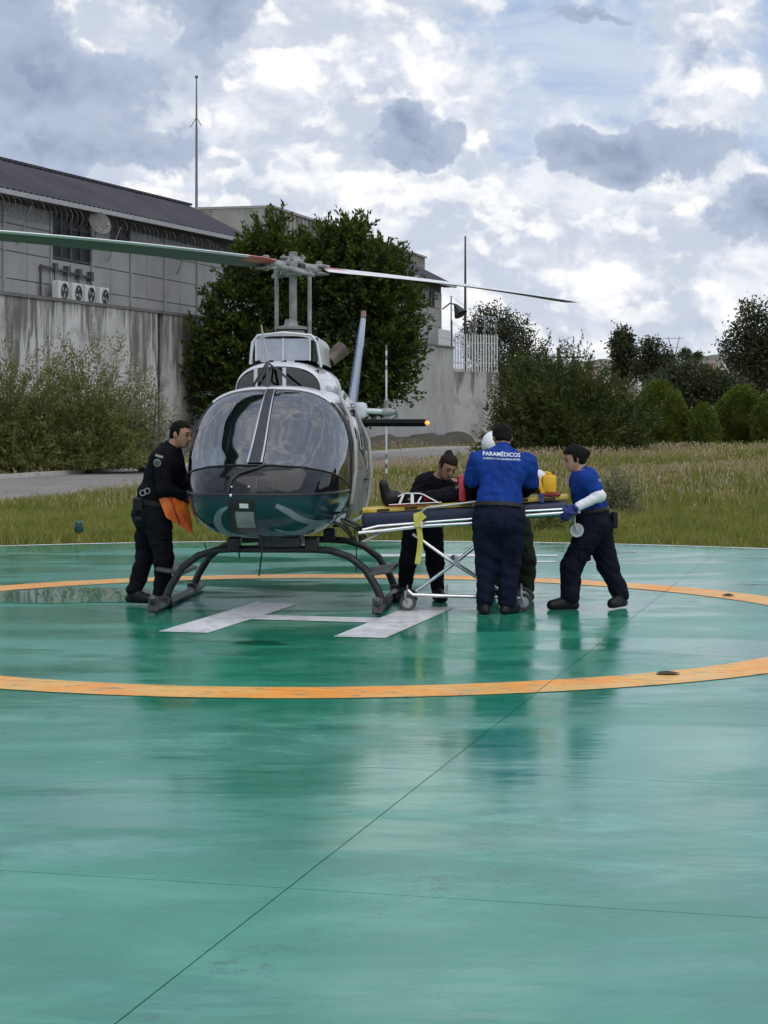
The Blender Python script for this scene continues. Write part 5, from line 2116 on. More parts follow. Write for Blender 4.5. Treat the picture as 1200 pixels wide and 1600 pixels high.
class SDF:
    def __init__(s):
        s.pr = []          # (fn, lo, hi, k)
        s.clips = []       # (point, normal): keep where dot(p-point, normal) < 0
        s.fold = None
        s.keep = None

    def cap(s, a, ra, b, rb, k=.03):
        a, b = vA(a), vA(b)
        ab = b - a
        L2 = max(ab.dot(ab), 1e-9)

        def fn(X, Y, Z):
            px, py, pz = X - a[0], Y - a[1], Z - a[2]
            t = np.clip((px * ab[0] + py * ab[1] + pz * ab[2]) / L2, 0, 1)
            return np.sqrt((px - ab[0] * t) ** 2 + (py - ab[1] * t) ** 2 + (pz - ab[2] * t) ** 2) - (ra + (rb - ra) * t)
        m = max(ra, rb)
        s.pr.append((fn, np.minimum(a, b) - m, np.maximum(a, b) + m, k))
        return s

    def ell(s, c, r, ax=None, k=.03):
        """ellipsoid; ax: 3x3 rows = local axes"""
        c = vA(c)
        r = np.array(r, float)
        A = np.eye(3) if ax is None else np.array([vA(q) for q in ax])

        def fn(X, Y, Z):
            px, py, pz = X - c[0], Y - c[1], Z - c[2]
            q = [(px * A[i, 0] + py * A[i, 1] + pz * A[i, 2]) for i in range(3)]
            k0 = np.sqrt(sum((q[i] / r[i]) ** 2 for i in range(3)))
            k1 = np.sqrt(sum((q[i] / r[i] ** 2) ** 2 for i in range(3))) + 1e-9
            return k0 * (k0 - 1.0) / k1
        ext = np.sqrt(sum((A[i] * r[i]) ** 2 for i in range(3)))
        s.pr.append((fn, c - ext, c + ext, k))
        return s

    def mesh(s, vox, grow=0.0):
        pad = .06
        lo = np.min([p[1] for p in s.pr], 0) - pad - grow
        hi = np.max([p[2] for p in s.pr], 0) + pad + grow
        n = np.ceil((hi - lo) / vox).astype(int) + 1
        ax = [lo[i] + vox * np.arange(n[i]) for i in range(3)]
        f = np.full(tuple(n), .08)
        for (fn, a, b, k) in s.pr:
            m = .07 + grow
            i0 = np.clip(((a - m - lo) / vox).astype(int), 0, n - 1)
            i1 = np.clip(((b + m - lo) / vox).astype(int) + 2, 1, n)
            sl = tuple(slice(i0[i], i1[i]) for i in range(3))
            X, Y, Z = ax[0][sl[0]][:, None, None], ax[1][sl[1]][None, :, None], ax[2][sl[2]][None, None, :]
            d = fn(X, Y, Z) - grow
            g = f[sl]
            h = np.clip(k - np.abs(d - g), 0, None)
            f[sl] = np.minimum(d, g) - h * h / (4 * k)
        X, Y, Z = ax[0][:, None, None], ax[1][None, :, None], ax[2][None, None, :]
        if s.fold:
            amp, sc, seed = s.fold
            r_ = np.random.default_rng(seed)
            w = 0
            for _ in range(5):
                kx, ky, kz = r_.normal(size=3) * sc
                kz *= 1.2
                q = np.sin(kx * X + ky * Y + kz * Z + r_.uniform(0, 6.28) + 1.3 * np.sin(ky * X * .7 - kx * Z * .6))
                w = w + (q if _ % 2 else 1.2 - 2.2 * np.abs(q))
            f = f + amp * w / 2.2
        if s.keep:
            f = np.maximum(f, s.keep(X, Y, Z))
        for (p, nn) in s.clips:
            p, nn = vA(p), vA(nn)
            f = np.maximum(f, (X - p[0]) * nn[0] + (Y - p[1]) * nn[1] + (Z - p[2]) * nn[2])
        return nets(f, lo, vox)


def nets(f, lo, vox):
    ins = f < 0
    nx, ny, nz = f.shape
    acc = np.zeros((nx - 1, ny - 1, nz - 1, 3))
    cnt = np.zeros((nx - 1, ny - 1, nz - 1))
    cor = [(i, j, k) for i in (0, 1) for j in (0, 1) for k in (0, 1)]

    def sub(a, c):
        return a[c[0]:nx - 1 + c[0], c[1]:ny - 1 + c[1], c[2]:nz - 1 + c[2]]
    for axis in range(3):
        for c in cor:
            if c[axis]:
                continue
            e = list(c)
            e[axis] = 1
            A, B = sub(f, c), sub(f, tuple(e))
            cr = (A < 0) != (B < 0)
            t = np.where(cr, A / np.where(cr, A - B, 1), 0)
            for d in range(3):
                acc[..., d] += np.where(cr, c[d] + (t if d == axis else 0), 0)
            cnt += cr
    ok = cnt > 0
    idx = -np.ones(ok.shape, int)
    idx[ok] = np.arange(ok.sum())
    I = np.argwhere(ok)
    V = lo + vox * (I + acc[ok] / cnt[ok][:, None])
    F = []
    for axis in range(3):
        o1, o2 = [(1, 2), (2, 0), (0, 1)][axis]
        sl0 = [slice(0, None)] * 3
        sl1 = [slice(0, None)] * 3
        sl0[axis] = slice(0, -1)
        sl1[axis] = slice(1, None)
        a, b = ins[tuple(sl0)], ins[tuple(sl1)]
        E = np.argwhere(a != b)
        E = E[(E[:, o1] > 0) & (E[:, o2] > 0) & (E[:, o1] < f.shape[o1] - 1) & (E[:, o2] < f.shape[o2] - 1)]
        if not len(E):
            continue
        flip = a[tuple(E.T)]

        def at(d1, d2):
            q = E.copy()
            q[:, o1] += d1
            q[:, o2] += d2
            return idx[tuple(q.T)]
        Q = np.stack([at(-1, -1), at(0, -1), at(0, 0), at(-1, 0)], 1)
        Q[~flip] = Q[~flip][:, ::-1]
        F.append(Q)
    F = np.concatenate(F)
    F = F[(F >= 0).all(1)]
    return V, F


def sdf_obj(name, sd, vox, m, parent, grow=0.0, origin=None):
    V, F = sd.mesh(vox, grow)
    o_ = vA(origin) if origin is not None else np.zeros(3)
    return npmesh(name, V - o_, F, m, parent, True)


def nrm(v):
    return Vector(v).normalized()


skin_m = {}


def skin(name, col):
    return mat('skin ' + name, col, .5, var=.10, vscale=14, spec=.4)


def cloth(name, col, col2=None, rough=.85):
    return mat(name, col, rough, var=.15, vscale=9, bump=.003, bscale=55, sheen=0, spec=.12, col2=col2)


def hand_prims(sd, wr, dr, pn, thumb_side, curl=.5, sz=1.0, off=0.0):
    """wrist, direction of the fingers, palm normal, side the thumb is on (+1/-1 along dr x pn)"""
    wr, dr, pn = Vector(wr), nrm(dr), nrm(pn)
    sd_ = dr.cross(pn).normalized() * thumb_side
    pc = wr + dr * .052 * sz
    sd.ell(pc, (.050 * sz + off, .040 * sz + off, .018 * sz + off), (dr, sd_, pn), .02)
    for j, (o_, L) in enumerate(((.031, .066), (.011, .074), (-.010, .070), (-.030, .055))):
        p = wr + dr * .088 * sz + sd_ * o_ * sz
        a = curl * (.6 + .12 * j)
        d = dr
        for seg, (fr_, r0, r1) in enumerate(((.45, .0105, .0098), (.32, .0098, .009), (.23, .009, .008))):
            d = (d * math.cos(a) + pn * math.sin(a)).normalized()
            # rotate the direction further with every joint
            q = p + d * L * fr_ * sz
            sd.cap(p, r0 * sz + off, q, r1 * sz + off, .006)
            p = q
    t0 = wr + dr * .025 * sz + sd_ * .034 * sz
    t1 = t0 + (dr * .6 + sd_ * .65 + pn * .25).normalized() * .038 * sz
    t2 = t1 + (dr * .85 + sd_ * .15 + pn * .45 * (0.5 + curl)).normalized() * .034 * sz
    sd.cap(t0, .014 * sz + off, t1, .0115 * sz + off, .012)
    sd.cap(t1, .0115 * sz + off, t2, .009 * sz + off, .006)


class Person:
    def __init__(s, label, J, sc=1.0, group='people around the stretcher', build=1.0):
        s.J = {k: Vector(v) for k, v in J.items()}
        J = s.J
        s.sc, s.b = sc, build
        low = min(J['anL'].z, J['anR'].z)
        base = (J['anL'] + J['anR']) / 2
        s.o = Vector((base.x, base.y, 0))
        s.root = empty('person', s.o)
        tag(s.root, label, 'person', group)
        s.lat = nrm(J['shR'] - J['shL'])              # towards the right hand side of the person
        s.up = nrm(J['neck'] - J['pel'])
        s.lat = nrm(s.lat - s.up * s.lat.dot(s.up))
        s.fwd = s.up.cross(s.lat).normalized()
        hl = nrm(J['hipR'] - J['hipL'])
        s.hup = nrm(s.up + Vector((0, 0, 1)))
        s.hlat = nrm(hl - s.hup * hl.dot(s.hup))
        s.hfwd = s.hup.cross(s.hlat).normalized()

    # ---- regions
    def torso(s, sd, off, belly=0.0):
        J, b, c = s.J, s.b, s.sc
        waist = J['pel'].lerp(J['neck'], .28)
        chest = J['pel'].lerp(J['neck'], .68)
        sd.ell(J['pel'] + s.hup * .01, (.165 * b * c + off, .118 * b * c + off, .13 * c + off), (s.hlat, s.hfwd, s.hup), .06)
        sd.ell(waist + s.fwd * belly * .5, (.150 * b * c + off, (.112 + belly) * b * c + off, .15 * c + off), (s.lat, s.fwd, s.up), .07)
        sd.ell(chest, (.168 * b * c + off, .118 * b * c + off, .185 * c + off), (s.lat, s.fwd, s.up), .07)
        sd.cap(J['shL'] - s.up * .015, .062 * c + off, J['shR'] - s.up * .015, .062 * c + off, .07)
        sd.cap(J['pel'].lerp(J['neck'], .86), .085 * c + off, J['neck'] - s.up * .02, .060 * c + off, .05)

    def arm(s, sd, side, off, t1=1.0, flare=0.0):
        """upper arm and fore arm up to t1 of 2.0"""
        J, c = s.J, s.sc
        sh, el, wr = J['sh' + side], J['el' + side], J['wr' + side]
        u = min(t1, 1.0)
        sd.cap(sh, .058 * c + off, sh.lerp(el, u), .058 * c + (.043 - .058) * u * c + off + flare, .035)
        if t1 > 1.0:
            f = t1 - 1.0
            sd.cap(el, .043 * c + off, el.lerp(wr, f), .043 * c + (.028 - .043) * f * c + off + flare, .03)

    def leg(s, sd, side, off, t1=2.0, loose=0.0):
        J, c, b = s.J, s.sc, s.b
        hp, kn, an = J['hip' + side], J['kn' + side], J['an' + side]
        sd.cap(hp, .098 * c * b + off, kn, .062 * c + off + loose * .5, .05)
        sd.cap(kn, .060 * c + off + loose * .5, kn.lerp(an, t1 - 1.0), .060 * c + (.040 - .060) * (t1 - 1) * c + off + loose, .04)

    def head_axes(s):
        f = nrm(s.J['face'])
        u_ = s.J.get('hup', Vector((0, 0, 1)))
        u_ = nrm(u_ - f * u_.dot(f))
        r_ = f.cross(u_).normalized()
        return f, u_, r_

    def head(s, sd, off=0.0):
        f, u_, r_ = s.head_axes()
        h, c = s.J['head'], s.sc
        A = (r_, f, u_)
        sd.ell(h + u_ * .022 * c - f * .010 * c, (.074 * c, .092 * c, .088 * c), A, .03)
        sd.ell(h - u_ * .045 * c + f * .026 * c, (.056 * c, .062 * c, .066 * c), A, .035)
        sd.ell(h - u_ * .088 * c + f * .060 * c, (.026 * c, .022 * c, .020 * c), A, .03)
        sd.cap(h + f * .083 * c + u_ * .004 * c, .009 * c, h + f * .102 * c - u_ * .030 * c, .014 * c, .014)
        sd.ell(h + f * .076 * c + u_ * .024 * c, (.046 * c, .012 * c, .010 * c), A, .014)
        sd.ell(h + f * .082 * c - u_ * .060 * c, (.024 * c, .010 * c, .008 * c), A, .008)
        for q in (-1, 1):
            sd.ell(h + r_ * q * .074 * c - f * .012 * c - u_ * .010 * c, (.010 * c, .020 * c, .032 * c), A, .008)
        sd.cap(s.J['neck'] - s.up * .03, .056 * c, h - u_ * .05 * c - f * .022 * c, .050 * c, .035)

    def build_body(s, sm, hands=('L', 'R'), vox=.0095, off=-.014):
        J = s.J
        sd = SDF()
        s.torso(sd, off)
        for q in 'LR':
            s.arm(sd, q, off * .4, 2.0)
            s.leg(sd, q, off)
            sd.cap(J['an' + q], .036, J['an' + q] + nrm(J['toe' + q]) * .13 - Vector((0, 0, .05)), .026, .03)
            hd = J.get('hd' + q, J['wr' + q] - J['el' + q])
            pn = J.get('pn' + q, Vector((0, 0, -1)))
            hand_prims(sd, J['wr' + q], hd, pn, 1 if q == 'R' else -1, .55, s.sc)
        s.head(sd)
        return sdf_obj('body', sd, vox, sm, s.root, origin=s.o)

    def face_details(s, brow=(.02, .014, .01)):
        f, u_, r_ = s.head_axes()
        h, c = s.J['head'], s.sc
        for q in (-1, 1):
            b = MB()
            e = h + f * .079 * c + r_ * q * .031 * c + u_ * .006 * c - Vector(s.o)
            b.sphere(tuple(e), .0115 * c, 8, 6)
            eo = b.build('eye', mat('eye dark', (.03, .025, .02), .25), s.root, True)
            b = MB()
            p = [h + f * (.088 - .012 * abs(t)) * c + r_ * q * (.014 + .034 * t) * c + u_ * (.027 + .004 * math.sin(t * 3.1)) * c - Vector(s.o) for t in (0, .5, 1)]
            b.tube([tuple(x) for x in p], .0042 * c, 5)
            b.build('eyebrow', mat('brow hair', brow, .8), s.root)
        b = MB()
        p = [h + f * .092 * c + r_ * t * .022 * c - u_ * .0605 * c - Vector(s.o) for t in (-1, 0, 1)]
        p[0] -= f * .008
        p[2] -= f * .008
        b.tube([tuple(x) for x in p], .0045 * c, 5, flat=(1, 1))
        b.build('mouth', mat('lips', (.20, .075, .06), .5), s.root)

    def hair(s, m, bun=None, thick=.010, line=.042, nape=-.055, bun_r=.035, burn=-.02):
        f, u_, r_ = s.head_axes()
        h, c = s.J['head'], s.sc
        sd = SDF()
        A = (r_, f, u_)
        sd.ell(h + u_ * .026 * c - f * .014 * c, ((.076 + thick) * c, (.092 + thick) * c, (.088 + thick) * c), A, .02)
        sd.ell(h - f * .048 * c - u_ * .036 * c, ((.054 + thick) * c, (.046 + thick) * c, .052 * c), A, .02)
        if bun is not None:
            sd.ell(h + f * bun[0] + u_ * bun[1] + r_ * (bun[2] if len(bun) > 2 else 0), (bun_r, bun_r, bun_r * .9), None, .02)
        sd.fold = (.0035, 70, 4)
        # hairline: forehead and temples, sideburns before the ears, nape behind them
        hc, fa, ua = vA(h), vA(f), vA(u_)

        def keep(X, Y, Z):
            pf_ = ((X - hc[0]) * fa[0] + (Y - hc[1]) * fa[1] + (Z - hc[2]) * fa[2]) / c
            pu_ = ((X - hc[0]) * ua[0] + (Y - hc[1]) * ua[1] + (Z - hc[2]) * ua[2]) / c
            A_ = (line + .30 * pf_) - pu_
            B_ = np.maximum(pf_ + .016, nape - pu_)
            C_ = np.maximum(np.abs(pf_ - .006) - .016, burn - pu_)
            return np.minimum(np.minimum(A_, B_), C_)
        sd.keep = keep
        return sdf_obj('hair', sd, .006, m, s.root, origin=s.o)

    def shirt(s, m, sleeve=.62, off=.014, fold=(.007, 24, 1), belly=0.0, hem=.02, name='shirt'):
        J = s.J
        sd = SDF()
        s.torso(sd, off, belly)
        for q in 'LR':
            s.arm(sd, q, off + (.004 if sleeve <= 1 else 0), sleeve, .008 if sleeve <= 1 else .003)
            if sleeve <= 1.0:
                d_ = nrm(J['el' + q] - J['sh' + q])
        sd.fold = fold
        sd.clips = [(J['pel'] + s.hup * hem, -s.hup), (J['neck'] + s.up * .018, s.up)]
        return sdf_obj(name, sd, .010, m, s.root, origin=s.o)

    def trousers(s, m, off=.018, loose=.022, fold=(.008, 20, 2), top=.075):
        J = s.J
        sd = SDF()
        sd.ell(J['pel'] + s.hup * .0, (.168 * s.b * s.sc + off, .122 * s.b * s.sc + off, .15 * s.sc + off), (s.hlat, s.hfwd, s.hup), .06)
        waist = J['pel'].lerp(J['neck'], .24)
        sd.cap(J['pel'], .10, waist, .10, .06)
        sd.ell(waist, (.152 * s.b * s.sc + off, .118 * s.b * s.sc + off, .12), (s.lat, s.fwd, s.up), .06)
        # seat
        sd.ell(J['pel'] - s.hfwd * .045 - s.hup * .05, (.14 * s.b + off, .10 + off, .11 + off), (s.hlat, s.hfwd, s.hup), .05)
        for q in 'LR':
            s.leg(sd, q, off, 1.94, loose)
        sd.fold = fold
        sd.clips = [(J['pel'] + s.hup * top, s.hup)]
        return sdf_obj('trousers', sd, .011, m, s.root, origin=s.o)

    def collar(s, m, parent, r=.068, h0=-.03, h1=.034):
        sd = SDF()
        n_ = s.J['neck']
        f, u_, r_ = s.head_axes()
        ax = nrm(s.up + u_)
        sd.cap(n_ + ax * (h0 - .03), (r + .012) * s.sc, n_ + ax * (h1 + .02), r * .93 * s.sc, .01)
        sd.clips = [(n_ + ax * h1, (ax + s.fwd * .25).normalized()), (n_ + ax * h0, -ax)]
        return sdf_obj('collar', sd, .007, m, parent, origin=s.o)

    def belt(s, m, off=.026, z=.068, w=.022):
        J = s.J
        sd = SDF()
        s.torso(sd, off)
        sd.clips = [(J['pel'] + s.hup * (z + w), s.hup), (J['pel'] + s.hup * (z - w), -s.hup)]
        return sdf_obj('belt', sd, .009, m, s.root, origin=s.o)

    def boots(s, m, high=.16):
        for q in 'LR':
            an, t = s.J['an' + q], nrm(s.J['toe' + q])
            kn = s.J['kn' + q]
            sd = SDF()
            upd = nrm(kn - an)
            side = t.cross(Vector((0, 0, 1))).normalized()
            sole = s.J.get('sole' + q)
            tip = an + t * .155 + Vector((0, 0, -.062)) if sole is None else Vector(sole)
            heel = an - t * .045 + Vector((0, 0, -.060)) if sole is None else Vector(an) - t * .045 + nrm(t.cross(side)) * .0 - Vector((0, 0, .055))
            sd.cap(an + upd * high, .056, an, .050, .03)
            sd.cap(heel, .042, tip, .040, .04)
            sd.cap(an + t * .02 - Vector((0, 0, .02)), .048, tip + Vector((0, 0, .012)), .034, .04)
            low = min(heel.z, tip.z) - .036
            if sole is None:
                sd.clips = [((an.x, an.y, an.z - .094), (0, 0, -1))]
            sdf_obj('boot', sd, .009, m, s.root, origin=s.o)

    def glove(s, side, m, off=.004, cuff=.05):
        J = s.J
        sd = SDF()
        hd = J.get('hd' + side, J['wr' + side] - J['el' + side])
        hand_prims(sd, J['wr' + side], hd, J.get('pn' + side, Vector((0, 0, -1))), 1 if side == 'R' else -1, .55, s.sc, off)
        sd.cap(J['wr' + side], .031, J['wr' + side] + nrm(J['el' + side] - J['wr' + side]) * cuff, .036, .015)
        return sdf_obj('glove', sd, .006, m, s.root, origin=s.o)

    def sleeve(s, side, m, t0, t1, off=.006, name='arm_sleeve'):
        J, c = s.J, s.sc
        sh, el, wr = J['sh' + side], J['el' + side], J['wr' + side]

        def at(t):
            return sh.lerp(el, t) if t <= 1 else el.lerp(wr, t - 1)
        sd = SDF()
        rad = lambda t: (.058 + (.043 - .058) * t if t <= 1 else .043 + (.028 - .043) * (t - 1)) * c + off
        if t0 < 1 < t1:
            sd.cap(at(t0), rad(t0), el, rad(1), .03)
            sd.cap(el, rad(1), at(t1), rad(t1), .03)
        else:
            sd.cap(at(t0), rad(t0), at(t1), rad(t1), .03)
        sd.fold = (.003, 40, 5)
        return sdf_obj(name, sd, .008, m, s.root, origin=s.o)


def bvh_of(o):
    me = o.data
    V = [v.co.copy() for v in me.vertices]
    F = [tuple(p.vertices) for p in me.polygons]
    return BVHTree.FromPolygons(V, F)


def text_mesh(txt, size, bold=0.0):
    cu = bpy.data.curves.new('print', 'FONT')
    cu.body = txt
    cu.size = size
    cu.align_x = 'CENTER'
    cu.offset = bold
    cu.resolution_u = 3
    ob = bpy.data.objects.new('print', cu)
    COL.objects.link(ob)
    dg = bpy.context.evaluated_depsgraph_get()
    me = bpy.data.meshes.new_from_object(ob.evaluated_get(dg))
    bpy.data.objects.remove(ob)
    return me


def print_on(shirt_o, lines, centre, right_v, up_v, ray, m, off=.004, sub=.006):
    """project flat lettering onto a garment; centre etc. in the garment's local space"""
    bv = bvh_of(shirt_o)
    for (txt, size, dv, width) in lines:
        me = text_mesh(txt, size, size * .02)
        bm = bmesh.new()
        bm.from_mesh(me)
        bmesh.ops.triangulate(bm, faces=bm.faces)
        xs_ = [v.co.x for v in bm.verts]
        k = width / (max(xs_) - min(xs_))
        for _ in range(2):
            lon = [e for e in bm.edges if e.calc_length() * k > sub * 2]
            if lon:
                bmesh.ops.subdivide_edges(bm, edges=lon, cuts=1)
                bmesh.ops.triangulate(bm, faces=bm.faces)
        for v in bm.verts:
            p = centre + right_v * (v.co.x * k) + up_v * (v.co.y * k + dv)
            h_ = bv.ray_cast(p - ray * .6, ray)
            v.co = (h_[0] - ray * off) if h_[0] is not None else p
        me2 = bpy.data.meshes.new('back_print')
        bm.to_mesh(me2)
        bm.free()
        link_mesh('back_print', me2, m, shirt_o)


black_cloth = cloth('black uniform', (.004, .0042, .007), (.007, .0075, .012))
navy_cloth = cloth('navy trousers', (.005, .008, .020), (.009, .012, .030))
dk_navy = cloth('dark navy trousers', (.0045, .005, .011), (.008, .009, .018))
blue_cloth = cloth('royal blue polo', (.007, .032, .175), (.011, .046, .26))
olive_cloth = cloth('olive flight suit', (.010, .015, .008), (.017, .023, .013))
leather = mat('black leather', (.006, .006, .0065), .5, var=.2, spec=.3)
hair_m = mat('black hair', (.005, .004, .0035), .75, bump=.004, bscale=90, spec=.15)
hair_br = mat('dark brown hair', (.012, .006, .0045), .7, bump=.004, bscale=90, spec=.2)
print_m = mat('white print', (.62, .66, .74), .8)

# ---- 1: man in black by the nose, leaning in, holding the orange bag
Y1 = 17.60
J = dict(head=pt(283, 678, Y1), neck=pt(268, 699, Y1 + .02), pel=pt(238, 797, Y1 + .06), face=(.86, -.42, -.22), hup=(.25, -.05, 1),
         shR=pt(252, 714, Y1 - .18), shL=pt(266, 712, Y1 + .20), elR=pt(258, 763, Y1 - .22), wrR=pt(285, 775, Y1 - .14), elL=pt(287, 752, Y1 + .20), wrL=pt(300, 764, Y1 + .02),
         hipR=pt(245, 808, Y1 - .05), hipL=pt(232, 808, Y1 + .13), knR=pt(256, 873, Y1 - .12), knL=pt(228, 868, Y1 + .14), anR=pt(252, 928, Y1 - .08), anL=pt(209, 923, Y1 + .06),
         toeR=(.45, -.85, 0), toeL=(.88, -.45, 0), hdR=(.9, -.1, -.35), pnR=(.2, .9, -.3), hdL=(.8, -.3, -.4), pnL=(0, -.8, -.5))
for k in ('anR', 'anL'):
    J[k].z = .096
J['anL'].z = .115
p1 = Person('man in black uniform leaning at the helicopter nose with an orange bag', J, 1.02, build=1.17)
p1.build_body(skin('warm', (.36, .19, .13)))
sh1 = p1.shirt(black_cloth, 1.92, .018, (.007, 18, 3), .03, -.02, 'jacket')
p1.collar(black_cloth, sh1, .070)
t1 = p1.trousers(black_cloth, .014, .014, (.0065, 15, 4))
p1.belt(leather, .034, .075, .026)
p1.boots(leather, .20)
p1.hair(hair_m, None, .005, .044, -.06)
p1.face_details()
for q in 'R':
    p1.glove(q, leather)
alu0 = mat('cuff steel', (.34, .35, .36), .4, .6)
# shoulder patches, radio and pouch
bv = bvh_of(sh1)


def patch(px, py, w, h_, m, name, parent, bv, org, Yp=17.6, ang=0.0, round_=False):
    c = pt(px, py, Yp) - org
    V = []
    n_ = 16
    for k in range(n_):
        a = 2 * math.pi * k / n_
        if round_:
            x_, z_ = w * math.cos(a), h_ * math.sin(a)
        else:
            cc, ss = math.cos(a), math.sin(a)
            mx = max(abs(cc), abs(ss))
            x_, z_ = w * cc / mx, h_ * ss / mx
        x_, z_ = x_ * math.cos(ang) - z_ * math.sin(ang), x_ * math.sin(ang) + z_ * math.cos(ang)
        V.append(Vector((c.x + x_, c.y - 1.0, c.z + z_)))
    V.append(Vector((c.x, c.y - 1.0, c.z)))
    out = []
    for v in V:
        h2 = bv.ray_cast(v, Vector((0, 1, 0)))
        out.append(tuple(h2[0] - Vector((0, .005, 0))) if h2[0] is not None else (v.x, c.y, v.z))
    return mk(name, out, [(k, (k + 1) % n_, n_) for k in range(n_)], m, parent)


patch(251, 722, .036, .036, mat('badge ring', (.22, .21, .17), .7), 'sleeve_badge', p1.root, bv, p1.o, round_=True)
patch(251, 722.5, .024, .024, mat('badge centre', (.08, .08, .08), .7), 'badge_centre', p1.root, bv, p1.o, round_=True).location = (0, -.003, 0)
patch(254, 711.5, .035, .010, mat('badge ring', (0, 0, 0)), 'shoulder_tab', p1.root, bv, p1.o, ang=R(-18))
b = MB()
q = pt(223, 770, Y1 - .18) - p1.o
b.lathe([(.020, -.008), (.028, -.008), (.028, .008), (.020, .008), (.020, -.008)], tuple(q), 'y', 14, False)
b.lathe([(.020, -.008), (.028, -.008), (.028, .008), (.020, .008), (.020, -.008)], (q.x + .038, q.y + .01, q.z + .016), 'y', 14, False)
b.build('handcuffs', alu0, p1.root, True)
b = MB()
q = pt(216, 788, Y1 - .10) - p1.o
b.bbox(tuple(q), (.09, .07, .12), .015)
b.bbox((q.x + .02, q.y, q.z - .13), (.10, .06, .05), .015)
b.build('belt_pouch', leather, p1.root)

def pocket(person, trs, px, py, w, h_, Yp, m):
    o_ = patch(px, py, w, h_, m, 'cargo_pocket', person.root, bvh_of(trs), person.o, Yp)
    md_ = o_.modifiers.new('thick', 'SOLIDIFY')
    md_.thickness = .018
    md_.offset = 0
    f_ = patch(px, py - h_ * 150, w * 1.06, h_ * .28, m, 'pocket_flap', person.root, bvh_of(trs), person.o, Yp)
    f_.location = (0, -.014, 0)
    md_ = f_.modifiers.new('thick', 'SOLIDIFY')
    md_.thickness = .010
    md_.offset = 0


pocket(p1, t1, 259, 848, .062, .075, Y1, black_cloth)
# ---- 2: woman in black bending over the patient's legs, behind the stretcher
Y2 = 18.02
J = dict(head=pt(700, 729, Y2 - .16), neck=pt(686, 746, Y2 - .06), pel=pt(660, 812, Y2 + .12), face=(.30, -.78, -.52), hup=(.30, -.30, .9),
         shR=pt(663, 754, Y2 - .04), shL=pt(708, 756, Y2 - .02), elR=pt(646, 781, Y2 - .12), wrR=pt(672, 776, Y2 - .36), elL=pt(716, 782, Y2 - .16), wrL=pt(700, 777, Y2 - .34),
         hipR=pt(648, 820, Y2 + .10), hipL=pt(675, 820, Y2 + .10), knR=pt(637, 879, Y2 + .02), knL=pt(680, 880, Y2 + .04), anR=pt(632, 925, Y2), anL=pt(684, 930, Y2),
         toeR=(-.5, -.85, 0), toeL=(.25, -.95, 0), hdR=(.6, -.7, -.2), pnR=(.1, .1, -1), hdL=(-.2, -.9, -.2), pnL=(0, .1, -1))
for k in ('anR', 'anL'):
    J[k].z = .096
p2 = Person('woman in black with hair bun bending over the patient on the stretcher', J, .97, build=.95)
p2.build_body(skin('tan', (.33, .175, .12)))
p2.shirt(black_cloth, 1.75, .014, (.006, 22, 6), 0, -.01, 'blouse')
p2.trousers(black_cloth, .012, .010, (.006, 17, 7))
p2.belt(leather, .03, .07)
p2.boots(leather, .18)
p2.hair(hair_br, (-.075, .092), .008, .040, -.075, .036)
p2.face_details()

# ---- 3: paramedic in royal blue polo, back to the camera
Y3 = 16.83
J = dict(head=pt(785, 684, Y3 + .34), neck=pt(786, 703, Y3 + .22), pel=pt(779, 806, Y3 + .0), face=(-.12, .80, -.58), hup=(-.05, .55, .83),
         shL=pt(748, 720, Y3 + .17), shR=pt(823, 722, Y3 + .17), elL=pt(735, 757, Y3 + .24), wrL=pt(736, 778, Y3 + .44), elR=pt(830, 760, Y3 + .24), wrR=pt(817, 774, Y3 + .44),
         hipL=pt(762, 818, Y3 + .0), hipR=pt(797, 818, Y3 + .0), knL=pt(759, 885, Y3 + .05), knR=pt(796, 885, Y3 + .05), anL=pt(757, 944, Y3 + .02), anR=pt(792, 944, Y3 + .02),
         toeL=(-.10, .98, 0), toeR=(.5, .85, 0), hdL=(-.2, .9, -.25), pnL=(.1, .2, -1), hdR=(-.3, .8, -.3), pnR=(.1, .2, -1))
for k in ('anR', 'anL'):
    J[k].z = .096
p3 = Person('paramedic in royal blue lettered polo seen from behind at the stretcher', J, 1.05, build=1.12)
p3.build_body(skin('brown', (.25, .13, .085)))
s3 = p3.shirt(blue_cloth, .80, .016, (.006, 16, 8), .0, .07)
for q in 'LR':
    p3.sleeve(q, black_cloth, .55, 1.85, .009, 'under_sleeve')
t3 = p3.trousers(navy_cloth, .014, .016, (.0065, 14, 9), .085)
p3.belt(leather, .032, .085, .022)
p3.boots(leather, .10)
p3.hair(hair_m, None, .008, .044, -.085)
p3.face_details()
p3.collar(blue_cloth, s3)
cc = pt(784.5, 713, Y3) - p3.o
print_on(s3, [('PARAMÉDICOS', .05, .0, .318), ('GOBIERNO DE AGUASCALIENTES', .02, -.030, .318)], cc, Vector((1, 0, -.045)).normalized(), Vector((0, 0, 1)), Vector((0, 1, 0)), print_m)
b = MB()
q = pt(815, 801, Y3 - .02) - p3.o
b.bbox(tuple(q), (.06, .10, .13), .015)
b.build('belt_pouch', leather, p3.root)

for (x_, y_) in ((766, 820), (797, 820)):
    pk_ = patch(x_, y_, .055, .05, navy_cloth, 'back_pocket', p3.root, bvh_of(t3), p3.o, Y3)
    md_ = pk_.modifiers.new('thick', 'SOLIDIFY')
    md_.thickness = .012
    md_.offset = 0
pocket(p3, t3, 808, 868, .03, .075, Y3, navy_cloth)
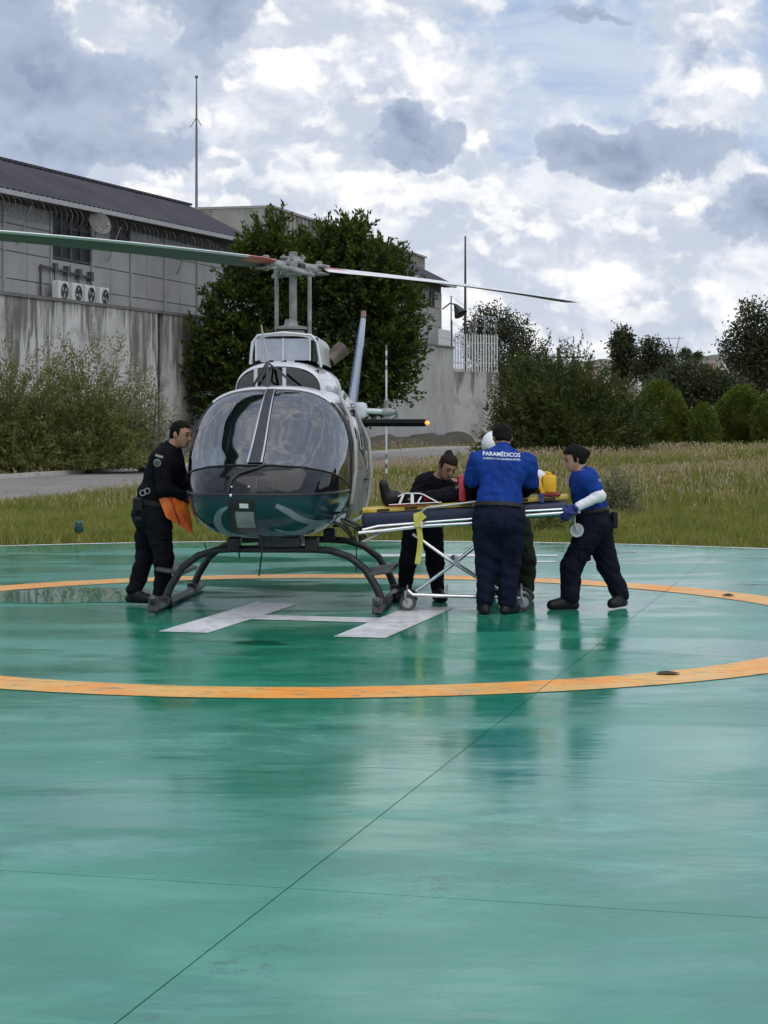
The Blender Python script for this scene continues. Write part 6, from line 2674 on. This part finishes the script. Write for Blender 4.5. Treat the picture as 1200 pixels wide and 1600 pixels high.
# ---- 4: woman paramedic at the head end, walking towards the helicopter
Y4 = 17.34
J = dict(head=pt(897, 716, Y4), neck=pt(909, 737, Y4), pel=pt(927, 812, Y4), face=(-.93, -.12, -.30), hup=(-.2, 0, 1),
         shL=pt(917, 748, Y4 - .16), shR=pt(917, 748, Y4 + .17), elL=pt(937, 775, 17.10), wrL=pt(900, 793, 17.05), elR=pt(932, 776, Y4 + .22), wrR=pt(900, 794, Y4 + .12),
         hipL=pt(924, 822, Y4 - .09), hipR=pt(930, 822, Y4 + .09), knL=pt(893, 884, Y4 - .10), knR=pt(950, 884, Y4 + .10), anL=pt(890, 940, Y4 - .10), anR=pt(970, 938, Y4 + .06),
         toeL=(-.98, -.12, 0), toeR=(-.55, -.8, 0), hdL=(-.7, .1, -.6), pnL=(-.55, .35, -.65), hdR=(-.7, -.1, -.6), pnR=(-.55, -.35, -.65))
J['anL'].z = .096
J['anR'].z = .105
p4 = Person('woman paramedic in blue polo with white sleeves pushing the stretcher', J, .94, build=1.08)
p4.build_body(skin('fair', (.42, .23, .155)))
s4 = p4.shirt(blue_cloth, .58, .016, (.0055, 17, 10), .015, .07)
p4.collar(blue_cloth, s4, .064)
for q in 'LR':
    p4.sleeve(q, mat('white sleeve', (.68, .67, .72), .8, var=.05), .36, 1.9, .008)
    p4.glove(q, mat('blue nitrile', (.018, .022, .16), .4))
t4 = p4.trousers(dk_navy, .022, .020, (.0065, 15, 11), .085)
p4.belt(leather, .034, .085, .020)
p4.boots(leather, .10)
p4.hair(hair_m, (-.100, .012), .016, .040, -.085, .050, -.035)
p4.face_details()
cc = pt(940, 752, Y4) - p4.o
print_on(s4, [('PARAMÉDICOS', .045, .0, .25), ('GOBIERNO DE AGUASCALIENTES', .02, -.028, .25)], Vector((0, 0, cc.z)) + Vector((p4.J['neck'].x - p4.o.x, p4.J['neck'].y - p4.o.y, 0)), Vector((0, 1, 0)), Vector((0, 0, 1)), Vector((-1, 0, 0)), print_m)
b = MB()
q = pt(960, 812, Y4 - .02) - p4.o
b.bbox(tuple(q), (.05, .12, .15), .015)
b.build('belt_pouch', leather, p4.root)

pocket(p4, t4, 912, 862, .055, .075, Y4, dk_navy)
# ---- 5: helmeted crew member on the far side, mostly hidden
Y5 = 18.20
J = dict(head=pt(771, 699, Y5 - .12), neck=pt(775, 716, Y5 - .02), pel=pt(792, 800, Y5 + .12), face=(-.2, -.80, -.55), hup=(-.1, -.4, .9),
         shR=pt(745, 732, Y5 - .02), shL=pt(808, 732, Y5 + .0), elR=pt(741, 766, Y5 - .10), wrR=pt(758, 776, Y5 - .34), elL=pt(818, 762, Y5 - .12), wrL=pt(812, 773, Y5 - .34),
         hipR=pt(776, 812, Y5 + .10), hipL=pt(808, 812, Y5 + .10), knR=pt(772, 872, Y5 + .02), knL=pt(820, 872, Y5 + .02), anR=pt(768, 925, Y5), anL=pt(820, 920, Y5),
         toeR=(-.2, -.98, 0), toeL=(.2, -.98, 0), hdR=(.2, -.9, -.2), pnR=(0, .1, -1), hdL=(-.2, -.9, -.2), pnL=(0, .1, -1))
for k in ('anR', 'anL'):
    J[k].z = .096
p5 = Person('crew member in olive suit and white helmet behind the blue paramedic', J, 1.0, build=1.0)
p5.build_body(skin('warm', (0, 0, 0)))
p5.shirt(olive_cloth, 1.8, .016, (.006, 20, 12), 0, -.02, 'flight_suit_top')
p5.trousers(olive_cloth, .020, .030, (.008, 18, 13))
p5.boots(leather, .18)
p5.face_details()
f, u_, r_ = p5.head_axes()
sd = SDF()
h_ = p5.J['head']
sd.ell(h_ + u_ * .03 - f * .012, (.108, .124, .114), (r_, f, u_), .02)
sd.clips = [(h_ - u_ * .05, -u_), (h_ + f * .085 + u_ * .03, (f * .8 - u_ * .6).normalized())]
sdf_obj('helmet', sd, .008, mat('helmet white', (.72, .72, .74), .3, var=.04), p5.root, origin=p5.o)

# ------------------------------------------------------------------ orange bag in the man's hands
bag = empty('orange_bag', pt(275, 800, Y1 - .10))
tag(bag, 'folded bright orange bag held by the man in black', 'bag')
org = Vector(bag.location)
out = [(248, 780), (262, 775), (283, 774), (293, 782), (299, 812), (302, 836), (279, 820), (260, 809)]
fr_ = [(248, 780, -.16), (262, 775, -.22), (276, 775, -.19), (283, 774, -.14), (293, 782, -.12), (299, 812, -.13), (302, 836, -.15), (279, 820, -.21), (260, 809, -.23), (268, 790, -.26), (282, 800, -.22)]
bk = [(x_, y_, d_ + (.13 if i < 9 else .18)) for i, (x_, y_, d_) in enumerate(fr_)]
V = [tuple(pt(x_, y_, Y1 + d_) - org) for (x_, y_, d_) in fr_ + bk]
tri = [(0, 1, 9), (1, 2, 9), (2, 3, 10, 9), (3, 4, 10), (4, 5, 10), (5, 6, 10), (6, 7, 10), (7, 9, 10), (7, 8, 9), (8, 0, 9)]
F = tri + [tuple(11 + i for i in reversed(t)) for t in tri] + [(k, (k + 1) % 9, 11 + (k + 1) % 9, 11 + k) for k in range(9)]
o = mk('bag_body', V, F, mat('orange nylon', (.72, .10, .015), .5, col2=(.85, .22, .03), vscale=7, bump=.004, bscale=20), bag)
md = o.modifiers.new('sub', 'SUBSURF')
md.levels = md.render_levels = 2
md.subdivision_type = 'SIMPLE'
b = MB()
b.tube([tuple(pt(266, 777, Y1 - .24) - org), tuple(pt(274, 800, Y1 - .275) - org), tuple(pt(281, 818, Y1 - .225) - org)], .010, 6, flat=(1, .4))
b.build('seam_strap', mat('red webbing', (.42, .03, .015), .6), bag)

# ------------------------------------------------------------------ wheeled stretcher
YN, YF = 17.10, 17.66          # near and far rails
st = empty('wheeled_stretcher', (tx(727, YN), (YN + YF) / 2, 0))
tag(st, 'wheeled ambulance stretcher with navy mattress beside the helicopter door', 'stretcher')
so = Vector(st.location)
chrome = mat('chrome tube', (.62, .63, .64), .22, .9, var=.08)
alu = mat('dull aluminium', (.36, .37, .37), .4, .7, var=.12)
rub = mat('caster tyre', (.045, .045, .045), .6)
rubg = mat('caster tyre grey', (.42, .42, .41), .6)


def sp(px, py, Y=YN):
    return tuple(pt(px, py, Y) - so)


YM = (YN + YF) / 2
# mattress, tilted up a little to the head end
A_, B_ = Vector(sp(566, 812, YM)), Vector(sp(884, 793, YM))
mid, ax_ = (A_ + B_) / 2, (B_ - A_)
tilt = -math.atan2(ax_.z, ax_.x)
MT = Matrix.Rotation(tilt, 3, 'Y')
b = MB()
b.bbox(tuple(mid), (ax_.length, .53, .125), .03, MT)
b.build('mattress', mat('navy vinyl', (.012, .018, .055), .45, var=.15, vscale=4, bump=.003, bscale=9), st, True)
b = MB()
b.tube([sp(560, 833), sp(600, 829), sp(660, 822), sp(735, 818), sp(815, 806), sp(890, 801)], .017, 10)
b.build('side_rail', chrome, st, True)
b = MB()
b.tube([sp(562, 826, YF), sp(600, 822, YF), sp(735, 812, YF), sp(815, 801, YF), sp(890, 796, YF)], .017, 10)
b.build('side_rail', chrome, st, True)
b = MB()
b.tube([sp(566, 828), sp(590, 822), sp(640, 818), sp(735, 811), sp(815, 799), sp(888, 795)], .012, 8)
b.build('upper_rail', chrome, st, True)
for px in (575, 640, 735, 815, 884):
    b = MB()
    z_ = np.interp(px, [560, 735, 890], [832, 819, 802])
    b.tube([sp(px, z_), sp(px, z_ - 5, YF)], .012, 8)
    b.build('cross_bar', alu, st)
# drop side rail with its bend
for Yr in (YN - .02, YF + .02):
    b = MB()
    b.tube([sp(655, 826, Yr), sp(655, 810, Yr), sp(659, 799, Yr), sp(668, 793, Yr), sp(690, 791, Yr), sp(742, 784, Yr), sp(800, 779, Yr), sp(808, 784, Yr), sp(809, 803, Yr)], .0115, 8)
    b.build('guard_rail', alu, st, True)
# scissor legs
for Yr in (YN + .03, YF - .03):
    b = MB()
    b.tube([sp(645, 834, Yr), sp(700, 873, Yr), sp(806, 938, Yr)], .015, 8)
    b.build('leg', chrome, st, True)
    b = MB()
    b.tube([sp(652, 838, Yr + .012), sp(702, 876, Yr + .012), sp(770, 918, Yr + .012)], .012, 8)
    b.build('leg_strut', alu, st, True)
    b = MB()
    b.tube([sp(650, 924, Yr + .03), sp(713, 878, Yr + .03), sp(790, 815, Yr + .03)], .016, 8)
    b.build('leg', chrome, st, True)
    b = MB()
    b.tube([sp(570, 846, Yr), sp(596, 831, Yr), sp(618, 829, Yr)], .014, 8)
    b.build('hinge_arm', alu, st, True)
b = MB()
b.lathe([(.03, YN + .0 - so.y), (.03, YF - so.y)], (sp(713, 879)[0], 0, sp(713, 879)[2]), 'y', 10)
b.build('pivot', alu, st)
# base frame
for Yr in (YN, YF):
    b = MB()
    b.tube([sp(637, 922, Yr), sp(645, 929, Yr), sp(700, 931, Yr), sp(812, 934, Yr), sp(819, 930, Yr)], .016, 8)
    b.build('base_rail', chrome, st, True)
for px in (652, 698, 805):
    b = MB()
    b.tube([sp(px, 931), sp(px, 931, YF)], .013, 8)
    b.build('base_bar', alu, st)
b = MB()
b.bbox(sp(698, 922), (.022, .022, .10), .004)
b.build('lock_post', alu, st)


def caster(px, Yr, r_=.072, zc=None, white=False, fork_top=None):
    x_ = sp(px, 900, Yr)[0]
    y_ = Yr - so.y
    zc = r_ if zc is None else zc
    w = empty('wheel', (x_, y_, zc), R(random.uniform(-8, 8)), st)
    b = MB()
    b.lathe([(r_ * .62, -.016), (r_ * .93, -.018), (r_, -.010), (r_, .010), (r_ * .93, .018), (r_ * .62, .016), (r_ * .62, -.016)], (0, 0, 0), 'y', 24, False)
    b.build('tyre', rubg if white else rub, w, True, 50)
    b = MB()
    b.lathe([(.0, -.012), (r_ * .3, -.014), (r_ * .62, -.010), (r_ * .62, .010), (r_ * .3, .014), (.0, .012)], (0, 0, 0), 'y', 20, False)
    b.build('rim', alu, w, True, 50)
    ft = (zc + r_ + .03) if fork_top is None else fork_top
    b = MB()
    for yy in (-.026, .026):
        b.tube([(x_, y_ + yy, zc), (x_ - .02, y_ + yy, zc + r_ * .7), (x_ - .02, y_ + yy * .4, ft)], .009, 6)
    b.build('fork', alu, st, True)


caster(637, YN)
caster(640, YF)
caster(818, YN, .078)
caster(818, YF, .078)
zl = sp(901, 829)[2]
for Yr in (YN + .04, YF - .04):
    caster(901, Yr, .062, zl, True, zl + .15)
    b = MB()
    b.tube([sp(886, 802, Yr), sp(893, 806, Yr), sp(897, 814, Yr)], .016, 8)
    b.build('load_arm', alu, st, True)
b = MB()
b.tube([sp(888, 800), sp(905, 800), sp(905, 797, YF), sp(888, 795, YF)], .013, 8)
b.build('push_handle', chrome, st, True)
# yellow strap hanging over the rail
ym = mat('yellow webbing', (.50, .46, .07), .7, col2=(.62, .57, .14), vscale=14)
b = MB()
pl = [(653, 806, -.03), (655, 815, -.045), (656, 828, -.045), (658, 842, -.035), (656, 862, -.03), (653, 881, -.03)]
V = []
for (x_, y_, d_) in pl:
    q0, q1 = sp(x_ - 5.0, y_, YN + d_), sp(x_ + 3.5, y_ + .8, YN + d_ + .01)
    V += [q0, q1]
b.add(V, [(2 * i, 2 * i + 1, 2 * i + 3, 2 * i + 2) for i in range(len(pl) - 1)])
o = b.build('strap', ym, st)
o.modifiers.new('thick', 'SOLIDIFY').thickness = .004
b = MB()
V = [sp(646, 803, YN - .05), sp(658, 799, YN - .06), sp(667, 808, YN - .05), sp(660, 813, YN - .055), sp(657, 824, YN - .06), sp(647, 822, YN - .055)]
b.add(V + [(v[0], v[1] + .02, v[2]) for v in V], [(0, 1, 2, 3, 4, 5), (11, 10, 9, 8, 7, 6)] + [(k, (k + 1) % 6, 6 + (k + 1) % 6, 6 + k) for k in range(6)])
b.build('strap_end', ym, st)
b = MB()
b.bbox(sp(659, 820, YN - .062), (.022, .012, .05), .004)
b.build('buckle', mat('buckle white', (.6, .6, .6), .5), st)

# ------------------------------------------------------------------ yellow spine board on the mattress
A2, B2 = Vector(sp(566, 797.5, YM)) + so, Vector(sp(888, 775.5, YM)) + so
m2 = (A2 + B2) / 2
sb = empty('spine_board', tuple(m2))
tag(sb, 'long yellow spine board lying on the stretcher mattress', 'spine board')
sb.rotation_euler = (0, -math.atan2(B2.z - A2.z, B2.x - A2.x), 0)
L_ = (B2 - A2).length
b = MB()
pts_ = [(-L_ / 2, -.17), (-L_ / 2 + .06, -.20), (-.2, -.205), (.5, -.205), (L_ / 2 - .12, -.17), (L_ / 2, -.10), (L_ / 2, .10), (L_ / 2 - .12, .17), (.5, .205), (-.2, .205), (-L_ / 2 + .06, .20), (-L_ / 2, .17)]
b.prism(pts_, -.020, .020)
o = b.build('board', mat('yellow board plastic', (.60, .44, .06), .45, col2=(.68, .52, .10), vscale=5), sb)
bv_ = o.modifiers.new('bev', 'BEVEL')
bv_.width = .010
bv_.segments = 2
for k in range(7):
    for sy in (-1, 1):
        b = MB()
        b.bbox((-.72 + .24 * k, sy * .196, 0), (.11, .024, .024), .006)
        b.build('hand_slot', mat('slot dark', (.05, .035, .015), .8), sb)
# white and red strapping frame over the legs
wm_ = mat('white webbing', (.66, .66, .64), .7)
rm_ = mat('red webbing bright', (.36, .010, .025), .6)
lf = empty('leg_strap_set', tuple(pt(650, 785, YM - .05)))
tag(lf, 'white and red strap harness over the patient legs', 'strap harness')
lo_ = Vector(lf.location)


def band(name, p, w, m, Yb, parent, org, th=.008):
    V = []
    for (x_, y_, d_) in p:
        q = pt(x_, y_, Yb + d_) - org
        V.append(q)
    b = MB()
    b.tube([tuple(v) for v in V], w, 6, flat=(1, .35))
    return b.build(name, m, parent, True, 60)


band('strap', [(608, 789, -.18), (640, 787, -.20), (690, 785, -.21)], .016, wm_, YM, lf, lo_)
band('strap', [(622, 776, -.15), (632, 771, -.14), (655, 771, -.14), (662, 773, -.15), (686, 786, -.20)], .018, wm_, YM, lf, lo_)
band('strap', [(624, 787, -.19), (630, 773, -.15)], .014, wm_, YM, lf, lo_)
band('strap', [(644, 787, -.19), (644, 772, -.15)], .014, wm_, YM, lf, lo_)
band('strap', [(652, 787, -.19), (658, 776, -.16)], .012, wm_, YM, lf, lo_)
band('strap', [(606, 791, -.20), (640, 790, -.215), (672, 790, -.215)], .010, rm_, YM, lf, lo_)
band('strap', [(658, 773, -.14), (672, 780, -.17), (662, 781, -.17)], .018, rm_, YM, lf, lo_)
# ------------------------------------------------------------------ patient on the board
Yp = YM
ZB = lambda px: CAM_H - (np.interp(px, [566, 888], [793.5, 771.5]) - HOR) * Yp / FOC     # board top


def bp(px, dz, dy=0.0):
    return Vector((tx(px, Yp), Yp + dy, ZB(px) + dz))


pa = empty('person', tuple(bp(727, -.02)))
tag(pa, 'patient in dark clothes lying strapped on the yellow board', 'person', 'people around the stretcher')
po = Vector(pa.location)
sd = SDF()
sd.ell(bp(838, .115), (.098, .080, .095), None, .03)
sd.cap(bp(826, .075), .05, bp(814, .075), .05, .03)
sd.ell(bp(795, .11), (.18, .165, .095), None, .05)
sd.ell(bp(770, .10), (.16, .15, .09), None, .05)
sd.ell(bp(742, .10), (.15, .165, .09), None, .05)
for s_ in (-1, 1):
    sd.cap(bp(738, .080, s_ * .09), .062, bp(675, .052, s_ * .10), .038, .04)
    sd.cap(bp(675, .052, s_ * .10), .038, bp(612, .045, s_ * .09), .032, .03)
    sd.cap(bp(607, .06, s_ * .09), .035, bp(600, .17, s_ * .11), .03, .03)
    sd.cap(bp(806, .10, s_ * .18), .05, bp(770, .10, s_ * .225), .042, .03)
    sd.cap(bp(770, .10, s_ * .225), .04, bp(735, .12, s_ * .17), .03, .03)
    hand_prims(sd, bp(735, .13, s_ * .17), (-1, -s_ * .4, .05), (0, 0, -1), s_, .4, 1.0)
sd.cap(bp(838, .19), .010, bp(841, .215), .012, .012)
sdf_obj('body', sd, .010, skin('warm', (0, 0, 0)), pa, origin=po)
sd = SDF()
sd.ell(bp(742, .10), (.16, .178, .102), None, .05)
for s_ in (-1, 1):
    sd.cap(bp(738, .080, s_ * .09), .076, bp(675, .052, s_ * .10), .050, .04)
    sd.cap(bp(675, .052, s_ * .10), .050, bp(616, .045, s_ * .09), .043, .03)
sd.fold = (.007, 22, 31)
sdf_obj('trousers', sd, .011, black_cloth, pa, origin=po)
sd = SDF()
sd.ell(bp(795, .11), (.20, .180, .110), None, .05)
sd.ell(bp(765, .105), (.17, .17, .105), None, .05)
for s_ in (-1, 1):
    sd.cap(bp(808, .10, s_ * .17), .065, bp(770, .10, s_ * .225), .056, .03)
    sd.cap(bp(770, .10, s_ * .225), .054, bp(745, .115, s_ * .185), .043, .03)
sd.fold = (.006, 22, 32)
sdf_obj('jacket', sd, .011, dk_navy, pa, origin=po)
for s_ in (-1, 1):
    sd = SDF()
    sd.cap(bp(618, .075, s_ * .09), .056, bp(608, .07, s_ * .09), .055, .03)
    sd.cap(bp(606, .05, s_ * .09), .050, bp(599, .19, s_ * .115), .040, .03)
    sdf_obj('boot', sd, .010, leather, pa, origin=po)
sd = SDF()
sd.ell(bp(841, .125), (.085, .090, .105), None, .02)
sd.clips = [(bp(838, .14), (-.7, 0, -.7))]
sdf_obj('bandage', sd, .008, mat('bandage white', (.66, .66, .66), .85), pa, origin=po)
b = MB()
V = [bp(721, .01, -.215), bp(721, .13, -.20), bp(721, .215, -.10), bp(721, .22, .10), bp(721, .13, .20), bp(721, .01, .215)]
b.tube([tuple(v - po) for v in V], .030, 8, flat=(.22, 1.0))
o = b.build('chest_strap', rm_, pa, True, 60)
# head blocks
hb = empty('head_immobilizer', tuple(bp(852, .0)))
tag(hb, 'yellow foam head immobilizer blocks around the patient head', 'head immobilizer')
ho = Vector(hb.location)
ym2 = mat('yellow foam', (.75, .42, .015), .6, var=.08)
for (px, dy, w, h_) in ((856, -.13, .125, .155), (856, .13, .125, .155)):
    b = MB()
    q = bp(px, .025 + h_ / 2, dy) - ho
    b.bbox(tuple(q), (w, .09, h_), .022)
    b.bbox((q.x - .005, q.y, q.z + h_ / 2 + .010), (.05, .05, .03), .010)
    b.build('block', ym2, hb, True)
b = MB()
q = bp(857, .012) - ho
b.bbox(tuple(q), (.18, .40, .022), .006)
b.build('base_pad', mat('red base', (.22, .015, .015), .6), hb)
b = MB()
q = bp(841, .10, -.10) - ho
b.tube([tuple(bp(846, .02, -.18) - ho), tuple(bp(841, .10, -.185) - ho), tuple(bp(838, .20, -.05) - ho), tuple(bp(838, .20, .08) - ho), tuple(bp(846, .02, .18) - ho)], .020, 6, flat=(.25, 1))
b.build('head_strap', ym2, hb, True)
b = MB()
b.tube([tuple(bp(842, .03, -.21) - ho), tuple(bp(843, -.02, -.225) - ho), tuple(bp(843, -.05, -.24) - ho)], .022, 6, flat=(.3, 1))
b.build('board_strap', mat('blue webbing', (.02, .035, .16), .7), hb)
